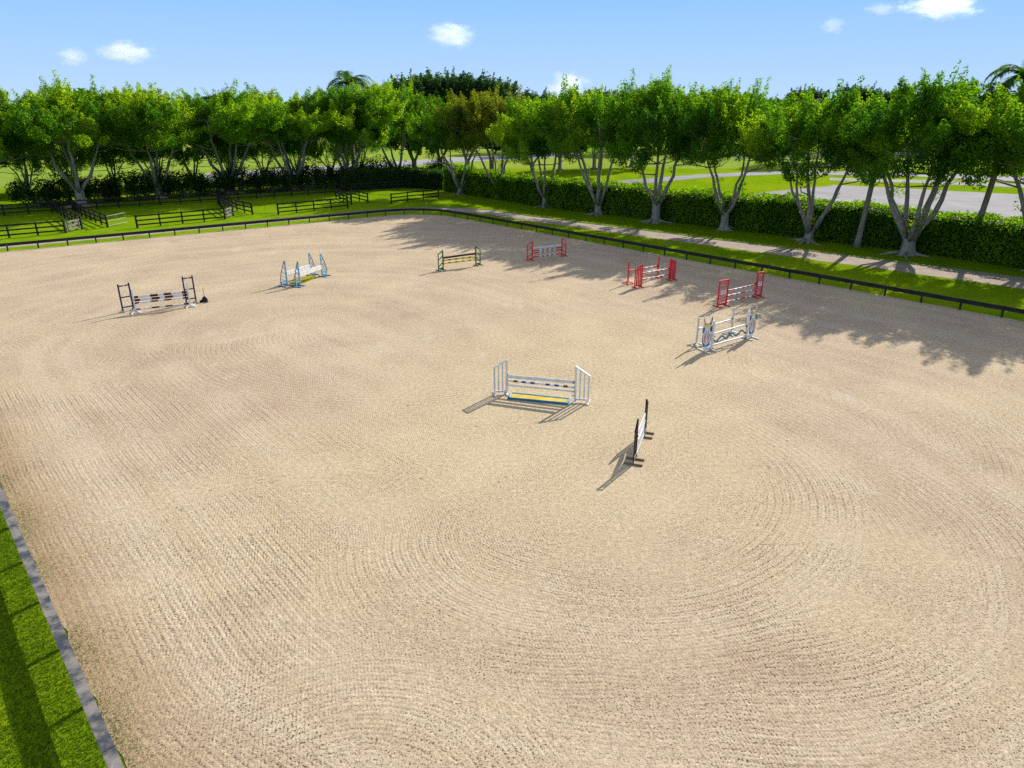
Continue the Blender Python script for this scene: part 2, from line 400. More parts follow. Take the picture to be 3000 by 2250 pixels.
def sheet(name, pts, z, m, kind='structure'):
    me = bpy.data.meshes.new(name); me.from_pydata([(p[0], p[1], z) for p in pts], [], [tuple(range(len(pts)))]); me.update()
    if me.polygons[0].normal.z < 0: me.flip_normals()
    me.materials.append(M[m]); o = bpy.data.objects.new(name, me); COL.objects.link(o); o['kind'] = kind; return o
def strip(name, line_a, line_b, z, m):
    n = len(line_a); vs = [(p[0], p[1], z) for p in line_a]+[(p[0], p[1], z) for p in line_b]
    fs = [(j, j+1, n+j+1, n+j) for j in range(n-1)]
    me = bpy.data.meshes.new(name); me.from_pydata(vs, [], fs); me.update()
    if me.polygons[0].normal.z < 0: me.flip_normals()
    me.materials.append(M[m]); o = bpy.data.objects.new(name, me); COL.objects.link(o); o['kind'] = 'structure'; return o

# ------------------------------------------------------------------ arena lines
V2 = lambda x, y: Vector((x, y))
FL0, FL1 = V2(-45.8, 66.5), V2(-14.3, 89.7)       # far side of the arena
RT0, RT1 = V2(-8.6, 89.5), V2(31.2, 43.5)         # side under the trees
dF = (FL1-FL0).normalized(); dR = (RT1-RT0).normalized()
def isect(p, d, q, e):
    det = d.x*(-e.y)+e.x*d.y; r = q-p
    t = (r.x*(-e.y)+e.x*r.y)/det; return p+d*t
cornerF = isect(FL0, dF, RT0, dR); cornerN = isect(NL0, dN, FL0, dF)
def arc_corner(c, d0, d1, r, n=6):
    """rounded corner leaving along -d0 and going on along d1"""
    p0 = c-d0*r; p1 = c+d1*r
    return [((1-t)**2)*p0+2*t*(1-t)*c+t*t*p1 for t in [j/n for j in range(n+1)]]
farline = [cornerN+dF*3] + arc_corner(cornerF, dF, dR, 6.5, 8) + [RT0+dR*110]
def offset(line, d):
    out = []
    for j, p in enumerate(line):
        t = (line[min(j+1, len(line)-1)]-line[max(j-1, 0)]).normalized()
        out.append(p+V2(-t.y, t.x)*d)
    return out
def resample(line, step):
    out = [line[0]]; acc = 0
    for p, q in zip(line, line[1:]):
        L = (q-p).length; t = step-acc
        while t <= L: out.append(p+(q-p)*(t/L)); t += step
        acc = L-(t-step)
    return out

# ------------------------------------------------------------------ ground
sheet('lawn', [(-1500, -300), (1500, -300), (1500, 160), (-1500, 160)], 0.0, 'lawn')
sheet('far_field_ground', [(-6000, 160), (6000, 160), (6000, 9000), (-6000, 9000)], 0.0, 'field')
nearline = [cornerN+dN*2.5] + [NL1+dN*70]
fl = resample(farline, 1.3); nl = resample([cornerN+dN*2.5, NL1+dN*70], 1.0)
rr = random.Random(3)
poly = [p+V2(rr.uniform(-.06, .06), rr.uniform(-.06, .06)) for p in fl]
nperp = V2(-dN.y, dN.x)
npts = [p+nperp*(.12+rr.uniform(-.10, .16)) for p in nl]
poly = poly + list(reversed(npts))
sheet('sand_arena', poly, .012, 'sand')
pa = resample(farline, 2.5)
# bridle path outside the rail: close to it on the far side, swinging wide along the trees
def path_off(j, k_):
    p = pa[j]; s = (p-cornerF).dot(dR)
    t = max(0, min(1, (s+9)/16)); t = t*t*(3-2*t)
    q = max(0, min(1.3, (s-12)/38))
    far = (4.4+4.2*q, 7.3+5.0*q, 7.5+5.0*q)[k_]
    return (1.1, 3.1, 3.3)[k_]*(1-t)+far*t
la = []; lb = []; lc = []
for j, p in enumerate(pa):
    t = (pa[min(j+1, len(pa)-1)]-pa[max(j-1, 0)]).normalized(); nrm = V2(-t.y, t.x)
    jit = rr.uniform(-.15, .15)
    la.append(p+nrm*(path_off(j, 0)+jit)); lb.append(p+nrm*(path_off(j, 1)+rr.uniform(-.15, .15)))
    lc.append(p+nrm*(path_off(j, 2)))
strip('bridle_path', la, lb, .010, 'path')
k = MB()
for p, q in zip(lc, lc[1:]): k.bar((p.x, p.y, .03), (q.x, q.y, .03), .05, .06, 'greywood')
e = k.build('path_edging'); e['kind'] = 'structure'
# grounds behind the hedge
gp = lambda *pts: [tuple(G(x, y))[:2] for x, y in pts]
lot = [G(2150, 583), G(2240, 563), G(2430, 545), (55, 125.5), (78, 111), (120, 70), (95, 40), (47, 67), (36.5, 80)]
sheet('gravel_yard', [(p[0], p[1]) for p in lot], .020, 'stone')
l1 = [G(1600, 560), G(1800, 531), G(2060, 510), G(2300, 500), G(2700, 506), G(3100, 523)]
l2 = [G(1600, 578), G(1800, 547), G(2060, 521), G(2300, 510), G(2700, 518), G(3100, 538)]
strip('gravel_drive', l1, l2, .024, 'stone')
l1 = [G(2430, 521), G(2700, 528), G(3000, 541), G(3200, 551)]; l2 = [G(2430, 529), G(2700, 537), G(3000, 551), G(3200, 562)]
strip('farm_lane', l1, l2, .028, 'stone')
l1 = [G(600, 513), G(1040, 485), G(1320, 466), G(1700, 449)]; l2 = [G(600, 527), G(1040, 497), G(1320, 476), G(1700, 457)]
strip('far_road', l1, l2, .020, 'road')
l3 = [G(600, 508), G(1040, 480.5), G(1320, 462), G(1700, 446)]
strip('road_verge', l3, l1, .016, 'path')
sheet('back_field_ground', [(-400, 150), (-130, 112), (-60, 122), (-30, 150), (0, 185), (40, 230), (200, 160), (60, 134), (88, 118), (160, 90), (700, 400), (0, 800), (-900, 500)], .006, 'field')
# wheel marks on the yard
for q in range(4):
    pts = []
    for j in range(15):
        an = R(110+j*13); rx, ry = 14+q*2.4-(.0 if q % 2 else .9), 4.6+q*1.0
        c = V2(59, 92)+dR*(math.cos(an)*rx)*1.0+V2(-dR.y, dR.x)*(math.sin(an)*ry)
        pts.append(c)
    A = offset(pts, .16); B = offset(pts, -.16)
    strip('wheel_track', A, B, .026+.001*q, 'track')

# ------------------------------------------------------------------ arena rail
def arena_rail(name, line, label, step=2.42, hh=.70, capw=.24, capm='cap'):
    t = thing(name, label, 'fence')
    pts = resample(line, step)
    for p in pts:
        MB().box((p.x, p.y, .24), (.10, .10, .50), 'rail').build('post', t)
    f = MB(); c = MB()
    for p, q in zip(pts, pts[1:]):
        d = (q-p).normalized(); n = V2(-d.y, d.x)
        a = p+d*.004; b = q-d*.004
        f.bar((a.x, a.y, hh-.118), (b.x, b.y, hh-.118), .045, .225, 'rail')
        dz = rr.uniform(-.006, .006)
        c.bar((a.x, a.y, hh+.02+dz), (b.x, b.y, hh+.02-dz), capw, .045, capm)
    f.build('rail_board', t); c.build('cap_board', t); return t
arena_rail('arena_rail', [p for p in farline], 'low black board rail round the far side of the sand arena, below the trees', capw=.11, capm='rail')
arena_rail('arena_rail', [NL0-dN*1.35-dN*2.42*18, NL1+dN*40], 'low rail with weathered grey cap board beside the lawn at near left corner')

# near grass tufts (blades) along the near-left rail
def blades(name, n, pts_fn, hmin, hmax, mat='blade', seed=1, wd=.012):
    rg = np.random.default_rng(seed)
    P0 = np.array([pts_fn(rg) for _ in range(n)])
    ang = rg.uniform(0, 2*np.pi, n); h = rg.uniform(hmin, hmax, n); lean = rg.uniform(.2, .9, n)*h
    d = np.stack([np.cos(ang), np.sin(ang)], 1); s = np.stack([-np.sin(ang), np.cos(ang)], 1)*wd
    z = np.zeros(n)
    A = np.column_stack([P0+s, z]); B = np.column_stack([P0-s, z]); T = np.column_stack([P0+d*lean[:, None], h])
    v = np.stack([A, B, T], 1).reshape(-1, 3)
    f = np.arange(3*n).reshape(n, 3)
    return raw_mesh(name, v, f, rg.uniform(0, 1, n), mat)
def raw_mesh(name, v, f, tint, mat, parent=None):
    me = bpy.data.meshes.new(name); n, k = f.shape
    me.vertices.add(len(v)); me.vertices.foreach_set('co', np.ascontiguousarray(v, dtype=np.float32).ravel())
    me.loops.add(n*k); me.loops.foreach_set('vertex_index', f.astype(np.int32).ravel())
    me.polygons.add(n); me.polygons.foreach_set('loop_start', np.arange(0, n*k, k, dtype=np.int32))
    me.update(calc_edges=True)
    at = me.attributes.new('tint', 'FLOAT', 'FACE'); at.data.foreach_set('value', np.ascontiguousarray(tint, dtype=np.float32))
    me.materials.append(M[mat]); me.validate()
    o = bpy.data.objects.new(name, me); COL.objects.link(o)
    if parent is not None: o.parent = parent
    return o
def lawn_pts(rg):
    s = rg.uniform(-5, 24); u = rg.uniform(.05, 5.0)
    p = NL0+dN*float(s-2)-nperp*float(u); return (p.x, p.y)
tag(blades('grass', 140000, lawn_pts, .03, .075, seed=4), 'short mown green grass beside the weathered near left rail', 'grass', kind='stuff')
def fringe_pts(rg):
    while True:
        s = rg.uniform(-20, 22); u = abs(rg.normal(0, .38))
        if math.sin(s*1.7)+math.sin(s*.63+1)+rg.uniform(-1, 1) > .1: break
    p = NL0+dN*float(s)+nperp*float(u+.05); return (p.x, p.y)
tag(blades('grass', 9000, fringe_pts, .02, .06, seed=9), 'sparse grass growing into the sand along the near rail', 'grass', kind='stuff')

# ------------------------------------------------------------------ trees
def leaves(name, cen, nor, size, tint, mat, parent=None, aspect=.55, seed=0):
    rg = np.random.default_rng(seed); n = len(cen)
    nor = nor/np.linalg.norm(nor, axis=1, keepdims=True)
    r = rg.normal(size=(n, 3)); a = r-(r*nor).sum(1, keepdims=True)*nor; a /= np.linalg.norm(a, axis=1, keepdims=True)
    b = np.cross(nor, a); L = size[:, None]
    v = np.stack([cen-a*L*.5, cen+b*L*aspect*.5+nor*L*.08, cen+a*L*.5-nor*L*.06, cen-b*L*aspect*.5+nor*L*.08], 1).reshape(-1, 3)
    return raw_mesh(name, v, np.arange(4*n).reshape(n, 4), tint, mat, parent)

def clump_cloud(rg, centres, dirs, radii, per, size=(.2, .36), up=.5, tint0=None):
    C = []; N = []; S = []; T = []
    for ci, (c, d, r) in enumerate(zip(centres, dirs, radii)):
        n = max(6, int(per*(r/.9)**2))
        q = rg.normal(size=(n, 3)); q /= np.linalg.norm(q, axis=1, keepdims=True)
        rad = r*rg.uniform(.25, 1.0, n)**.42
        p = q*rad[:, None]
        p = p+np.outer((p@d)*.55, d)                      # plume along the shoot
        C.append(c+p); N.append(q*1.2+rg.normal(size=(n, 3))*.42+np.array([0, 0, up]))
        S.append(rg.uniform(size[0], size[1], n))
        base = .42+tint0[ci] if tint0 is not None else rg.beta(2.0, 2.4)
        T.append(np.clip(base+rg.normal(0, .13, n), 0, 1))
    return np.concatenate(C), np.concatenate(N), np.concatenate(S), np.concatenate(T)

def make_tree(seed, H=14.5, Rc=7.0, stems=4, fork=1.6, name='ficus_tree', zlow=6.1, rise=.75, per=250, layers=(11, 13, 9), dense=3.7, plume=.75, lean_x=1.3, deep=1.36, leafmat='leaf', rtrunk=.42, lsize=(.16, .30), sprouts=9):
    rg = np.random.default_rng(seed); pr = random.Random(seed)
    t = thing(name, 'tree', 'tree')
    k = MB()
    # trunk with root flare
    rp = []; zz = [-.05, .12, .4, .9, fork]
    rr_ = [rtrunk*1.75, rtrunk*1.35, rtrunk*1.08, rtrunk*.96, rtrunk*.98]
    n = 12; o = len(k.v); i = k.mid('bark')
    lob = pr.uniform(0, 6)
    for z, r in zip(zz, rr_):
        for q in range(n):
            a = 2*math.pi*q/n; w_ = 1+.22*math.sin(3*a+lob)*max(0, 1-z/1.4)+.10*math.sin(5*a+2*lob)
            k.v.append((math.cos(a)*r*w_, math.sin(a)*r*w_, z))
    for j in range(len(zz)-1):
        for q in range(n):
            k.f.append((o+j*n+q, o+j*n+(q+1) % n, o+(j+1)*n+(q+1) % n, o+(j+1)*n+q)); k.mi.append(i)
    for q in range(pr.randint(4, 6)):
        a = pr.uniform(0, 6.28); L = pr.uniform(1.0, 2.0)*rtrunk/.42
        k.tube([(math.cos(a)*.35, math.sin(a)*.35, .28), (math.cos(a+.1)*(.35+L*.4), math.sin(a+.1)*(.35+L*.4), .10), (math.cos(a+.25)*(.35+L), math.sin(a+.25)*(.35+L), -.04)], [.16, .10, .03], 'bark', 5)
    # crown: big billowing leaf masses at the limb ends, each made of many shoots
    cen = []; dirs = []; rad = []; tnt = []; masses = []
    th0 = rg.uniform(0, 6.28)
    def mass(th, rho, z, r):
        masses.append((np.array([rho*math.cos(th)*deep+lean_x*(z/H), rho*math.sin(th), z]), r))
    nlow, nmid, ntop = layers
    for j in range(nlow):
        ta = th0+6.283*j/nlow+rg.normal(0, .18)
        mass(ta, Rc*rg.uniform(.52, .80), zlow+rg.uniform(.8, 2.2)+(1-math.cos(ta))*rise, rg.uniform(1.5, 2.1))
    for j in range(nmid): mass(th0+.5+6.283*j/nmid+rg.normal(0, .2), Rc*rg.uniform(.48, .78), zlow+(H-zlow)*rg.uniform(.36, .58), rg.uniform(1.8, 2.5))
    for j in range(ntop): mass(th0+1.1+6.283*j/ntop+rg.normal(0, .3), Rc*rg.uniform(.18, .56), H-rg.uniform(2.1, 3.6), rg.uniform(1.6, 2.2))
    mass(rg.uniform(0, 6.28), .6, H-2.3, 1.9); mass(rg.uniform(0, 6.28), .8, zlow+(H-zlow)*.45, 2.4)
    for c_, r_ in masses:
        mt = rg.normal(0, .20)+.14*(c_[2]-zlow)/(H-zlow)  # higher masses tinted brighter, sun on the crown put into the colour
        out_ = np.array([c_[0], c_[1], 0])/max(1e-3, np.hypot(c_[0], c_[1]))
        ns = int(dense*r_*r_)
        for q in range(ns):
            d = rg.normal(size=3); d /= np.linalg.norm(d)
            if d[2] < -.35: d[2] *= -.6; d /= np.linalg.norm(d)
            p = c_+d*np.array([r_, r_, r_*.82])*rg.uniform(.55, 1.06)
            sd_ = d*.6+out_*.35+np.array([0, 0, .75]); sd_ /= np.linalg.norm(sd_)
            r1 = rg.uniform(.42, .78)
            cen.append(p); dirs.append(sd_); rad.append(r1); tnt.append(mt+rg.normal(0, .10))
            if d[2] > .35 and rg.uniform() < plume:          # shoots that stand proud of the mass
                L = rg.uniform(.5, 1.4)+(.45*rg.uniform() if c_[2] > H-4 else 0)
                sd2 = sd_+rg.normal(0, .22, 3)
                for w_ in (.45, .8, 1.1):
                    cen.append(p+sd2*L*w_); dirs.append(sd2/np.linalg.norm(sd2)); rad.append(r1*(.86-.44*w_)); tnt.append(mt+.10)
    nclump = len(cen)
    C, N, S, T = clump_cloud(rg, cen, dirs, rad, per, lsize, tint0=tnt)
    # limbs
    tops = []
    for s_ in range(stems):
        a = 2*math.pi*s_/stems+pr.uniform(-.4, .4)
        er = Rc*pr.uniform(.34, .62); ez = H*pr.uniform(.56, .72)
        e = Vector((math.cos(a)*er+lean_x*.6, math.sin(a)*er, ez))
        b0 = Vector((math.cos(a)*rtrunk*.45, math.sin(a)*rtrunk*.45, fork-.25))
        pts = []; rs = []
        r0 = rtrunk*pr.uniform(.42, .60)
        for j in range(8):
            u = j/7
            p = b0.lerp(e, u); bow = math.sin(u*math.pi)*.10*ez
            p += Vector((math.cos(a), math.sin(a), 0))*bow*pr.uniform(.15, .45)
            p += Vector((pr.uniform(-1, 1), pr.uniform(-1, 1), 0))*.14*(1 if 0 < j < 7 else 0)
            pts.append(p); rs.append(r0*(1-.72*u))
        k.tube(pts, rs, 'bark', 7); tops.append((pts, rs))
    targets = [c_-np.array([0, 0, r_*.3]) for c_, r_ in masses]+[cen[j] for j in range(0, nclump, max(1, nclump//40))]
    for tgt in targets:
        tp = Vector(tgt); best = None
        for pts, rs in tops:
            for q in range(2, 8):
                if pts[q].z < tp.z-.3:
                    dd = (tp-pts[q]).length+abs(tp.z-pts[q].z-1.2)*.4
                    if best is None or dd < best[0]: best = (dd, pts[q], rs[q])
        if best is None or best[0] > 8.5: continue
        p0 = best[1]; md = p0.lerp(tp, .5)+Vector((pr.uniform(-.3, .3), pr.uniform(-.3, .3), -.25))
        r = min(best[2]*.6, .085)
        k.tube([p0, md, tp], [r, r*.65, r*.25], 'bark', 5, False)
    k.build('trunk', t, smooth=True)
    if sprouts:
        cc = []; dd = []; rd = []
        for j in range(sprouts):
            pts, rs = tops[j % len(tops)]; q = pr.randint(0, 3)
            pz = pts[q]+Vector((pr.uniform(-.5, .5), pr.uniform(-.5, .5), pr.uniform(-.2, .7)))
            cc.append(np.array(pz)); dd.append(np.array([0, 0, 1.0])); rd.append(pr.uniform(.25, .55))
        c2, n2, s2, t2 = clump_cloud(rg, cc, dd, rd, per, (lsize[0]*.8, lsize[1]*.8))
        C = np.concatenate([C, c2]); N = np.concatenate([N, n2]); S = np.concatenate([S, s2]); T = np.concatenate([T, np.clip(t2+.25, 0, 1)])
    leaves('crown', C, N, S, T, leafmat, t, seed=seed)
    return t

FAR = (0, -2000, -500)
protos = [make_tree(11, stems=5), make_tree(12, stems=4, Rc=7.0, fork=1.9), make_tree(13, stems=6, H=14.0, fork=1.2), make_tree(14, stems=4, H=14.9, Rc=6.7, rtrunk=.5, fork=2.1), make_tree(15, stems=5, H=14.3, Rc=7.3, fork=1.4)]
lean = make_tree(16, stems=7, H=14.9, Rc=7.8, fork=1.5, rtrunk=.58)
used = set()
def plant(pi, x, y, rz, s, label, group, mats=None):
    p = protos[pi] if isinstance(pi, int) else pi
    if id(p) not in used and not mats:
        used.add(id(p)); p.location = (x, y, 0); p.rotation_euler = (0, 0, rz); p.scale = s if isinstance(s, tuple) else (s, s, s); p['label'] = label; p['group'] = group; return p
    r = dup(p, (x, y, 0), rz, label, s, mats); r['group'] = group; return r
GR = 'ficus trees in the row along the clipped hedge'
row = [(1348.5, 569.6, 2, .92, 'slim ficus tree at the far corner end of the clipped hedge, trunk in shade'),
 (1460, 583, 1, 1.0, 'yellowing ficus tree with pale bare trunk, second from the far corner along the hedge'),
 (1596.6, 607, 0, .93, 'narrow dark ficus tree behind the red and white vertical, left of the widely forked one'),
 (1751, 629, 4, 1.02, 'widely forked ficus tree standing left of the gravel drive in the hedge row'),
 (1920.5, 651, 3, 1.0, 'ficus tree with upright forked limbs behind the rail above the red oxer'),
 (2120.5, 673, 1, 1.0, 'ficus tree with two thick diverging limbs at the left tip of the gravel yard'),
 (2368.7, 708.7, 2, .97, 'ficus tree with short thick trunk just left of the leaning left palm trunk'),
 (2655, 746, 'L', 1.0, 'largest ficus tree with many spreading stems between the two palm trunks'),
 (3035, 792, 4, 1.02, 'ficus tree cut by the right picture edge with a low branch over the hedge')]
toArena = V2(dR.y, -dR.x)
for j, (px, py, pi, s, lab) in enumerate(row):
    p = G(px, py)
    plant(lean if pi == 'L' else pi, p.x, p.y, math.atan2(toArena.y, toArena.x)+[0.2, -.3, .5, -.4, .3, -.1, 0.4, .15, -.2][j], s, lab, GR, {'crown': 'leafyel'} if j == 1 else None)
# continues out of frame on the right so the row still shades the sand
for j, off in enumerate((9.2, 18.5)):
    p = G(3035, 792); q = V2(p.x, p.y)+dR*off
    plant(j+1, q.x, q.y, 3.98+.3*j, 1.0, ['ficus tree just beyond the right picture edge, casting shade on the sand', 'farthest right ficus tree of the hedge row, wholly past the picture edge'][j], GR)
GL = 'ficus trees in the row behind the paddocks'
lrow = [(-30, 612, 0, 1.0, 'ficus tree cut by the left picture edge behind the paddock fences'),
 (241, 603.5, 3, 1.0, 'ficus tree with two leaning trunks behind the open pale board gate'),
 (468, 583, 1, 1.03, 'ficus tree with three fanned stems behind the second paddock front fence'),
 (675, 566, 4, 1.03, 'ficus tree with fanned stems right behind the narrow pale wooden gate'),
 (865, 556, 2, 1.04, 'ficus tree with thin spread stems behind the third paddock fence'),
 (1021, 545, 0, 1.06, 'ficus tree in front of the tall ragged palm near the far corner')]
for j, (px, py, pi, s, lab) in enumerate(lrow):
    p = G(px, py); s = (s*1.32, s*1.2, s); plant(pi, p.x, p.y, -.95+[.2, 3.0, -.2, .3, 3.3, .1][j], s, lab, GL)
p = G(1165, 536); plant(1, p.x, p.y, 3.9, 1.12, 'tall ficus tree in the shaded far corner behind the dark hedge', GL)
# second row behind the paddocks
GB = 'trees of the second row behind the dark shrubs'
back = [make_tree(41, H=11.5, Rc=6.2, stems=5, fork=.9, zlow=2.6, rise=0, rtrunk=.26, layers=(7, 6, 4), dense=3.6, lean_x=0, deep=1.0, sprouts=12), make_tree(42, H=12.3, Rc=5.8, stems=6, fork=.7, zlow=3.0, rise=0, rtrunk=.24, layers=(6, 6, 4), dense=3.6, lean_x=0, deep=1.0, sprouts=12)]
nL = V2(-.593, .805)
names2 = ['outermost left', 'second from left', 'third from left', 'fourth from left', 'fifth from left', 'sixth from left', 'seventh from left', 'eighth from left', 'ninth from left', 'tenth from left', 'eleventh from left', 'last on the right']
for j in range(12):
    q = V2(-84, 105)+V2(.80, .60)*(j*6.1)+nL*rr.uniform(-1.2, 1.2)
    plant(back[j % 2], q.x, q.y, j*1.37, rr.uniform(1.05, 1.18), 'thin background tree behind the dark shrub belt, %s of the second row' % names2[j], GB)
# taller dark trees beyond the corner
dark = make_tree(21, H=16.5, Rc=6.5, stems=3, fork=3, name='broadleaf_tree', leafmat='leafdark', zlow=4.5, rise=0, sprouts=0, lsize=(.3, .5), per=110, lean_x=0, deep=1.0, plume=.25)
GD = 'tall dark broadleaf trees beyond the far corner'
dl = [(1215, 520, 1.08), (1290, 516, 1.12), (1370, 520, 1.10), (1440, 512, 1.06), (1560, 520, .92)]
dn = ['leftmost', 'second from left', 'middle', 'second from right', 'rightmost and lowest']
for j, (px, py, s) in enumerate(dl):
    p = G(px, py); plant(dark, p.x, p.y, j*2.1, s, 'dark grey green broadleaf tree rising beyond the far corner, %s of five' % dn[j], GD)
# scattered trees far beyond the hedge
GF = 'distant trees beyond the gravel drive and fields'
fw = [(1640, 500, .9), (1740, 495, .95), (1850, 490, .95), (2330, 478, 1.0), (2480, 470, 1.05), (2600, 462, 1.0), (3060, 470, 1.0)]
fn = ['dark broadleaf tree past the hedge, nearest the far corner of the drive', 'dark broadleaf tree shading the lawn beyond the gravel drive', 'dark broadleaf tree at the upper end of the gravel drive',
 'distant dark tree over the fields, above the middle of the gravel yard', 'distant dark tree over the fields behind the left palm', 'distant dark tree right of the left palm crown', 'distant dark tree at the right picture edge']
for j, (px, py, s) in enumerate(fw):
    p = G(px, py); plant(dark, p.x, p.y, j*1.7+.6, s, fn[j], GF)

GT = 'trees of the line at the far end of the fields'
for j in range(16):
    px = 1480+j*105; p = G(px, 447+6*math.sin(j*2.3)); s = rr.uniform(.78, 1.0)
    plant(dark, p.x, p.y, j*1.9, (s*1.2, s*1.2, s*.93), 'distant dark tree in the line closing the far fields, %s from the left' % ['first', 'second', 'third', 'fourth', 'fifth', 'sixth', 'seventh', 'eighth', 'ninth', 'tenth', 'eleventh', 'twelfth', 'thirteenth', 'fourteenth', 'fifteenth', 'last'][j], GT, {'crown': 'leafmid'})

# ---- palms
def make_palm(seed, H, lean_v, name='palm_tree', nfr=16, rt=.24, fl=3.0):
    pr = random.Random(seed); t = thing(name, 'palm', 'palm tree')
    top = Vector((lean_v[0], lean_v[1], H)); pts = [Vector((0, 0, -.05)).lerp(top, u)+Vector((lean_v[0]*.06*math.sin(u*3.1), 0, 0)) for u in [j/9 for j in range(10)]]
    MB().tube(pts, [rt*1.5, rt*1.15]+[rt*(1-.25*j/8) for j in range(8)], 'palmbark', 10).build('trunk', t, smooth=True)
    MB().tube([top+Vector((0, 0, -.1)), top+Vector((0, 0, 1.0))], [.17, .10], 'green', 8).build('crownshaft', t, smooth=True)
    for j in range(nfr):
        a = j*2.39996+pr.uniform(-.2, .2); el = pr.uniform(.1, 1.25); L = fl*pr.uniform(.85, 1.1)
        d = Vector((math.cos(a), math.sin(a), 0)); q = top+Vector((0, 0, .9)); ang = el; rach = [q]
        for s_ in range(9):
            q = q+(d*math.cos(ang)+Vector((0, 0, math.sin(ang))))*(L/9); ang -= .20+.02*s_; rach.append(q)
        vs = []; fs = []
        side = Vector((-d.y, d.x, 0))
        for s_ in range(1, 10):
            for h_ in range(3):
                u = (s_-1+h_/3)/9; b0 = rach[s_-1].lerp(rach[s_], h_/3); fd = (rach[s_]-rach[s_-1]).normalized()
                ll = fl*.30*math.sin(math.pi*(.12+.80*u))+.12
                for sg in (-1, 1):
                    e = b0+(side*sg*.75+fd*.6+Vector((0, 0, -.18+pr.uniform(-.2, .1))))*ll
                    o = len(vs); vs += [b0-fd*.09, b0+fd*.09, e]; fs.append((o, o+1, o+2))
        for s_ in range(9):
            o = len(vs); vs += [rach[s_]+side*.035, rach[s_]-side*.035, rach[s_+1]]; fs.append((o, o+1, o+2))
        raw_mesh('frond', np.array([tuple(x) for x in vs]), np.array(fs), np.clip(np.random.default_rng(seed*50+j).normal(.4, .18, len(fs)), 0, 1), 'palm', t)
    return t
p = G(2509.4, 724); t = make_palm(3, 10.5, (.6, -.1)); t.location = p; tag(t, 'slender palm with leaning grey trunk, left of the largest ficus at the hedge', 'palm tree')
p = G(2831.5, 756); t = make_palm(4, 13.7, (1.0, -.5), fl=3.4); t.location = p; tag(t, 'taller leaning palm at right whose fronds stand out above the ficus crowns', 'palm tree')
p = G(1038, 525); t = make_palm(5, Zat(p.y, 262), (.2, .2), nfr=24, fl=5.6, rt=.34); t.location = p; tag(t, 'ragged tall palm rising over the tree row behind the paddocks', 'palm tree')

# ------------------------------------------------------------------ hedges and shrubs
def hedge(name, label, line, width, h0, dens, mat='hedge', seed=1, size=(.15, .32), lump=.42):
    """line = front base; the hedge body lies to the left of the travel direction"""
    rg = np.random.default_rng(seed); t = thing(name, label, 'hedge')
    pts = resample(line, 1.0); k = MB(); C = []; N = []
    prev = None
    hs = [h0+.12*math.sin(j*.7)+.10*math.sin(j*.23+1)+rg.uniform(-.10, .10) for j in range(len(pts))]
    for j, p in enumerate(pts):
        d = (pts[min(j+1, len(pts)-1)]-pts[max(j-1, 0)]).normalized(); n = V2(-d.y, d.x)
        a = p+n*.35; b = p+n*(width-.35); h = hs[j]-.35
        ring = [(a.x, a.y, .0), (a.x, a.y, h), (b.x, b.y, h), (b.x, b.y, .0)]
        if prev: k.add(prev+ring, [(0, 1, 5, 4), (1, 2, 6, 5), (2, 3, 7, 6)], 'twig')
        prev = ring
        m = int(dens*(hs[j]*2+width))
        for q in range(m):
            s = rg.uniform(0, 1); u = rg.uniform(0, hs[j]*2+width)
            lp = lump*math.sin(j*1.9+u*2.1)*.35+rg.normal(0, .09)
            bp = p+d*float(s)
            if u < hs[j]: c = (bp.x-n.x*lp, bp.y-n.y*lp, u); nn = (-n.x, -n.y, .5)
            elif u < hs[j]+width: x = bp+n*float(u-hs[j]); c = (x.x, x.y, hs[j]+lp*.8); nn = (0, 0, 1)
            else:
                x = bp+n*float(width+lp); c = (x.x, x.y, 2*hs[j]+width-u); nn = (n.x, n.y, .5)
            if rg.uniform() < .04: c = (c[0], c[1], c[2]+(.35*rg.uniform() if nn[2] == 1 else 0))
            C.append(c); N.append(nn)
    k.build('inner_twigs', t)
    C = np.array(C); N = np.array(N, dtype=float)+rg.normal(size=(len(C), 3))*.55
    tint = np.clip(rg.beta(2, 2.2, len(C))+.25*(C[:, 2] > h0*.93)+.18*np.sin(C[:, 0]*.9)*np.cos(C[:, 1]*1.1), 0, 1)  # sunlight on the clipped top painted into the leaf tint
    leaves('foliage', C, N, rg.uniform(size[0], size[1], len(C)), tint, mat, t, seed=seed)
    return t
hl = [G(1300, 560), G(1600, 609), G(2000, 656), G(2655, 736), G(2977, 786)]
hl = [V2(p.x, p.y) for p in hl]; hl.append(hl[-1]+dR*25)
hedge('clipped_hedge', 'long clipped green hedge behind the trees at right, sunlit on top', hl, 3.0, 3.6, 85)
q0 = G(1000, 562); q1 = G(1300, 556)
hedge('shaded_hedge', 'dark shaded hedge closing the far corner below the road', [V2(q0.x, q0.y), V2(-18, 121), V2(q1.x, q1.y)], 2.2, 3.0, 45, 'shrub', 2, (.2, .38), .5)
def make_shrub(seed, rx, h):
    rg = np.random.default_rng(seed); t = thing('shrub', 'shrub', 'shrub')
    cen = []; dirs = []; rad = []
    for j in range(64):
        th = rg.uniform(0, 6.28); rho = rx*math.sqrt(rg.uniform(0, 1)); z = rg.uniform(.3, 1)*h*(1-.35*(rho/rx)**2)
        cen.append(np.array([rho*math.cos(th), rho*math.sin(th), z])); dirs.append(np.array([0, 0, 1.0])); rad.append(rg.uniform(.5, .9))
    C, N, S, T = clump_cloud(rg, cen, dirs, rad, 70, (.22, .42))
    k = MB()
    for j in range(9):
        a = rg.uniform(0, 6.28); k.tube([(math.cos(a)*.15, math.sin(a)*.15, -.03), (math.cos(a)*rx*.6, math.sin(a)*rx*.6, h*.7)], [.06, .02], 'bark', 5)
    k.build('stem', t); leaves('foliage', C, N, S, T, 'shrub', t, seed=seed); return t
